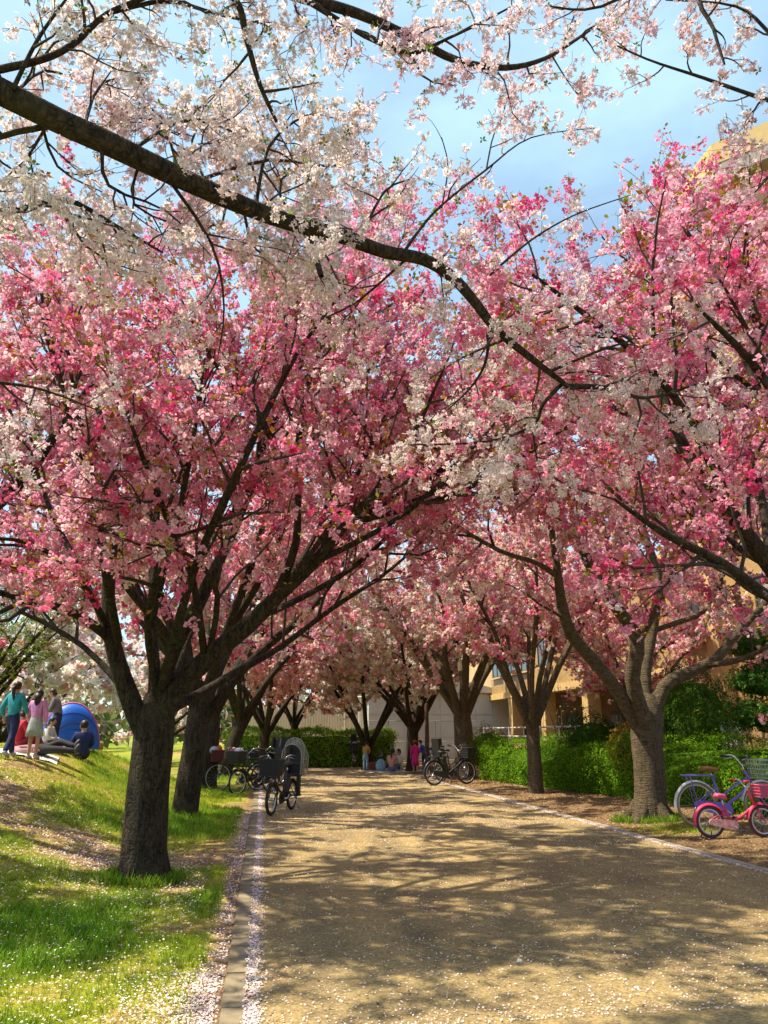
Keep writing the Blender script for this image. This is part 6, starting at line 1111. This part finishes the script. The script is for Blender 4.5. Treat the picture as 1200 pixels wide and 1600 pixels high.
    if hat is not None: mb = MB(); mb.lathe((0, 0, 0), [(.001, .052 * h), (.035 * h, .046 * h), (.058 * h, .02 * h), (.062 * h, 0), (.085 * h, -.006 * h), (.085 * h, -.010 * h), (.060 * h, -.004 * h)], 16); ho = mb.build('hat', plain('cloth_' + str(hat), hat, .85), root, True); ho.location = hw(0, -.002, .042); ho.rotation_euler = R3.to_euler()
    return root
R_ = math.radians
p = GR(12, 1184); person('child in teal jacket and navy trousers with long ponytail, at the left edge', p, R_(70), 1.27, 'walk', (.02, .28, .36), (.012, .022, .10), hair='tail', shoe=(.4, .4, .42), hem=(.7, .7, .68))
p = GR(49, 1187); person('girl in lilac pink jacket and pale grey skirt seen from behind', p, R_(75), 1.20, 'stand', (.66, .28, .58), (.34, .40, .38), 'skirt', 'long', shoe=(.5, .45, .4))
p = GR(84, 1170); person('girl in grey hooded jacket and dark striped trousers before the blue tent', p, R_(180), 1.22, 'stoop', (.17, .16, .20), (.02, .025, .06), hair='bob', hairm=M_HAIRB, shoe=(.03, .03, .04), hem=(.25, .24, .27))
p = GR(72, 1172); person('child in white shirt sitting on the ground by the tent', p, R_(-10), 1.15, 'sit', (.66, .68, .64), (.035, .035, .05), hair='bob', shoe=(.3, .3, .3))
p = A(129, 1170, 15.9); p.z = gz(p.x, p.y); person('person in navy jacket sitting with back to the camera by the tent', p, R_(115), 1.4, 'sit', (.015, .025, .11), (.02, .022, .03), hair='short', shoe=(.2, .14, .08))
p = GR(26, 1172); person('person in red clothes sitting behind the standing girls', p, R_(40), 1.4, 'sit', (.45, .02, .04), (.30, .02, .04), hair='bob', shoe=(.4, .2, .2))
p = GR(62, 1180); person('person in black trousers lying on the bank with shoes raised', p, R_(-8), 1.45, 'lie', (.42, .22, .24), (.018, .016, .018), hair='bob', shoe=(.06, .06, .065))
p = G(571, 1205); person('child in yellow jacket and light blue jeans standing by the far path', (p.x, p.y, .01), R_(60), 1.12, 'stoop', (.46, .30, .06), (.22, .36, .46), hair='short', shoe=(.05, .05, .06))
p = G(612, 1206); person('woman in peach top and blue skirt seated at the picnic with ponytail', (p.x, p.y, .01), R_(55), 1.55, 'sit', (.62, .32, .24), (.12, .17, .32), hair='tail', shoe=(.6, .58, .55))
p = G(600, 1203); person('child in dark blue with olive sun hat sitting left at the picnic', (p.x - .1, p.y + .5, .01), R_(-40), 1.25, 'sit', (.03, .05, .16), (.05, .05, .10), hair='bob', hat=(.16, .18, .07))
p = G(629, 1205); person('person in white shirt and pale trousers sitting right at the picnic', (p.x, p.y + .5, .01), R_(200), 1.5, 'sit', (.70, .70, .68), (.42, .50, .48), hair='bob', shoe=(.6, .6, .6))
p = G(649, 1208); person('child in bright magenta dress and red cap standing beside the bicycles', (p.x, p.y, .01), R_(100), 1.16, 'stand', (.62, .015, .22), (.62, .015, .22), 'dress', 'bob', shoe=(.5, .4, .2), hat=(.55, .03, .02))
p = G(664, 1208); person('child in blue and white jacket stooping behind the magenta dress', (p.x + .1, p.y + .6, .01), R_(150), 1.2, 'stoop', (.05, .12, .42), (.025, .03, .06), hair='short', shoe=(.2, .2, .2))

# ------------------------------------------------------------------ picnic things
c = A(106, 1169, 17.4); c.z = gz(c.x, c.y); M_TENT = plain('tent_blue', (.008, .13, .62), .5, var=.12, scale=3, bump=.2); tn = empty('tent', c, R_(20)); tag(tn, 'bright blue dome tent with pink piping on top of the bank', 'tent')
def dome(rx, ry, rz, n=18, m=10):
    vs_ = []; fs_ = []
    for i in range(m + 1):
        th = math.pi / 2 * i / m
        for k in range(n + 1):
            a = math.pi * k / n; crease = 1 + .02 * math.sin(a * 4) * math.cos(th); vs_.append((rx * math.cos(a) * crease, ry * math.sin(a) * math.cos(th), rz * math.sin(a) * math.sin(th) * crease))
    for i in range(m):
        for k in range(n): fs_.append((i * (n + 1) + k, i * (n + 1) + k + 1, (i + 1) * (n + 1) + k + 1, (i + 1) * (n + 1) + k))
    return vs_, fs_
TW, TH = .62, .95
mb = MB(); v_, f_ = dome(TW, .62, TH); mb.add([(x, y, z - .03) for x, y, z in v_], f_); mb.build('canopy', M_TENT, tn, True)
mb = MB(); v_, f_ = dome(TW, -.30, TH); mb.add([(x, y, z - .03) for x, y, z in v_], f_); mb.build('front_panel', M_TENT, tn, True)
mb = MB(); mb.tube([(TW * 1.01 * math.cos(math.pi * k / 24), 0, TH * 1.01 * math.sin(math.pi * k / 24) - .03) for k in range(25)], .022, 6); mb.build('piping', plain('tent_piping', (.62, .16, .38), .6), tn, True)
mb = MB(); mb.tube([(TW * .62 * math.cos(math.pi * k / 12) , -.26, TH * .55 * math.sin(math.pi * k / 12)) for k in range(1, 12)], .008, 5); mb.build('zip', M_BLACKP, tn)
mb = MB()
for ph in (.45, .9):
    mb.tube([(TW * 1.004 * math.cos(math.pi * k / 20), .62 * math.sin(math.pi * k / 20) * math.cos(ph) * 1.005, TH * math.sin(math.pi * k / 20) * math.sin(ph) * 1.005 - .03) for k in range(21)], .010, 5)
    mb.tube([(TW * 1.004 * math.cos(math.pi * k / 20), -.30 * math.sin(math.pi * k / 20) * math.cos(ph) * 1.01, TH * math.sin(math.pi * k / 20) * math.sin(ph) * 1.005 - .03) for k in range(21)], .008, 5)
mb.build('seam', plain('tent_seam', (.01, .07, .36), .6), tn)
mb = MB()
for sx_ in (-1, 1): mb.tube([(sx_ * .5, -.1, .7), (sx_ * 1.25, -.35, -.06)], .005, 4)
mb.build('guy_line', M_WHITE, tn)
def bagobj(name, label, cat, loc, r3, col, rz=0, straps=True):
    g_ = empty(name, loc, rz); tag(g_, label, cat); mt_ = plain('bagcloth_' + str(col), col, .85, var=.3, scale=22, bump=.3); mb = MB(); mb.ellipsoid((0, 0, r3[2] * .9), r3, 14, 9); mb.box((0, 0, r3[2] * .5), (r3[0] * 1.5, r3[1] * 1.5, r3[2])); mb.build('body', mt_, g_, True)
    if straps: mb = MB(); mb.tube([(-r3[0] * .4, 0, r3[2] * 1.6), (-r3[0] * .3, 0, r3[2] * 2.2), (r3[0] * .3, 0, r3[2] * 2.2), (r3[0] * .4, 0, r3[2] * 1.6)], .012, 6); mb.build('handle', M_BLACKP, g_, True)
    return g_
p = G(595, 1206); bagobj('backpack', 'light blue patterned bag at the left of the picnic group', 'bag', (p.x, p.y, .01), (.20, .16, .24), (.22, .40, .52))
p = GR(150, 1172); bagobj('bag', 'tan bag beside the person in navy on the bank', 'bag', (p.x, p.y, p.z - .01), (.17, .13, .12), (.30, .20, .08))
p = GR(112, 1171); bagobj('bag', 'pale blue bag at the foot of the tent', 'bag', (p.x + .05, p.y - .35, gz(p.x + .05, p.y - .35)), (.12, .10, .08), (.35, .50, .62))
def sheet(name, label, loc, sx, sy, col, rz):
    n_ = 8; vs_ = []; fs_ = []
    for i in range(n_ + 1):
        for j in range(n_ + 1):
            x = (i / n_ - .5) * sx; y = (j / n_ - .5) * sy; X = loc[0] + x * math.cos(rz) - y * math.sin(rz); Y = loc[1] + x * math.sin(rz) + y * math.cos(rz); vs_.append((X - loc[0], Y - loc[1], gz(X, Y) - loc[2] + .022 + .012 * math.sin(i * 2.1 + j) * math.cos(j * 1.7)))
    fs_ = [(i * (n_ + 1) + j, (i + 1) * (n_ + 1) + j, (i + 1) * (n_ + 1) + j + 1, i * (n_ + 1) + j + 1) for i in range(n_) for j in range(n_)]
    mb = MB(); mb.add(vs_, fs_); o = mb.build(name, plain('sheet_' + str(col), col, .7, var=.15, scale=4), None, True); o.location = loc; return tag(o, label, 'picnic sheet')
p = GR(40, 1178); sheet('picnic_sheet', 'white picnic sheet under the children on the bank', p, 1.1, .8, (.66, .66, .64), .2)
p = G(618, 1207); sheet('picnic_sheet', 'pale picnic sheet under the seated group by the far path', (p.x, p.y + .3, 0), 2.2, 1.3, (.55, .58, .60), .1)
p = G(585, 1204); bx_ = MB(); bx_.box((0, 0, .14), (.42, .3, .26)); bx_.box((0, 0, .285), (.45, .33, .03)); o = bx_.build('cooler_box', plain('brown_box', (.22, .09, .05), .7), None); o.location = (p.x, p.y + .2, .01); tag(o, 'low brown box beside the child in yellow', 'box')
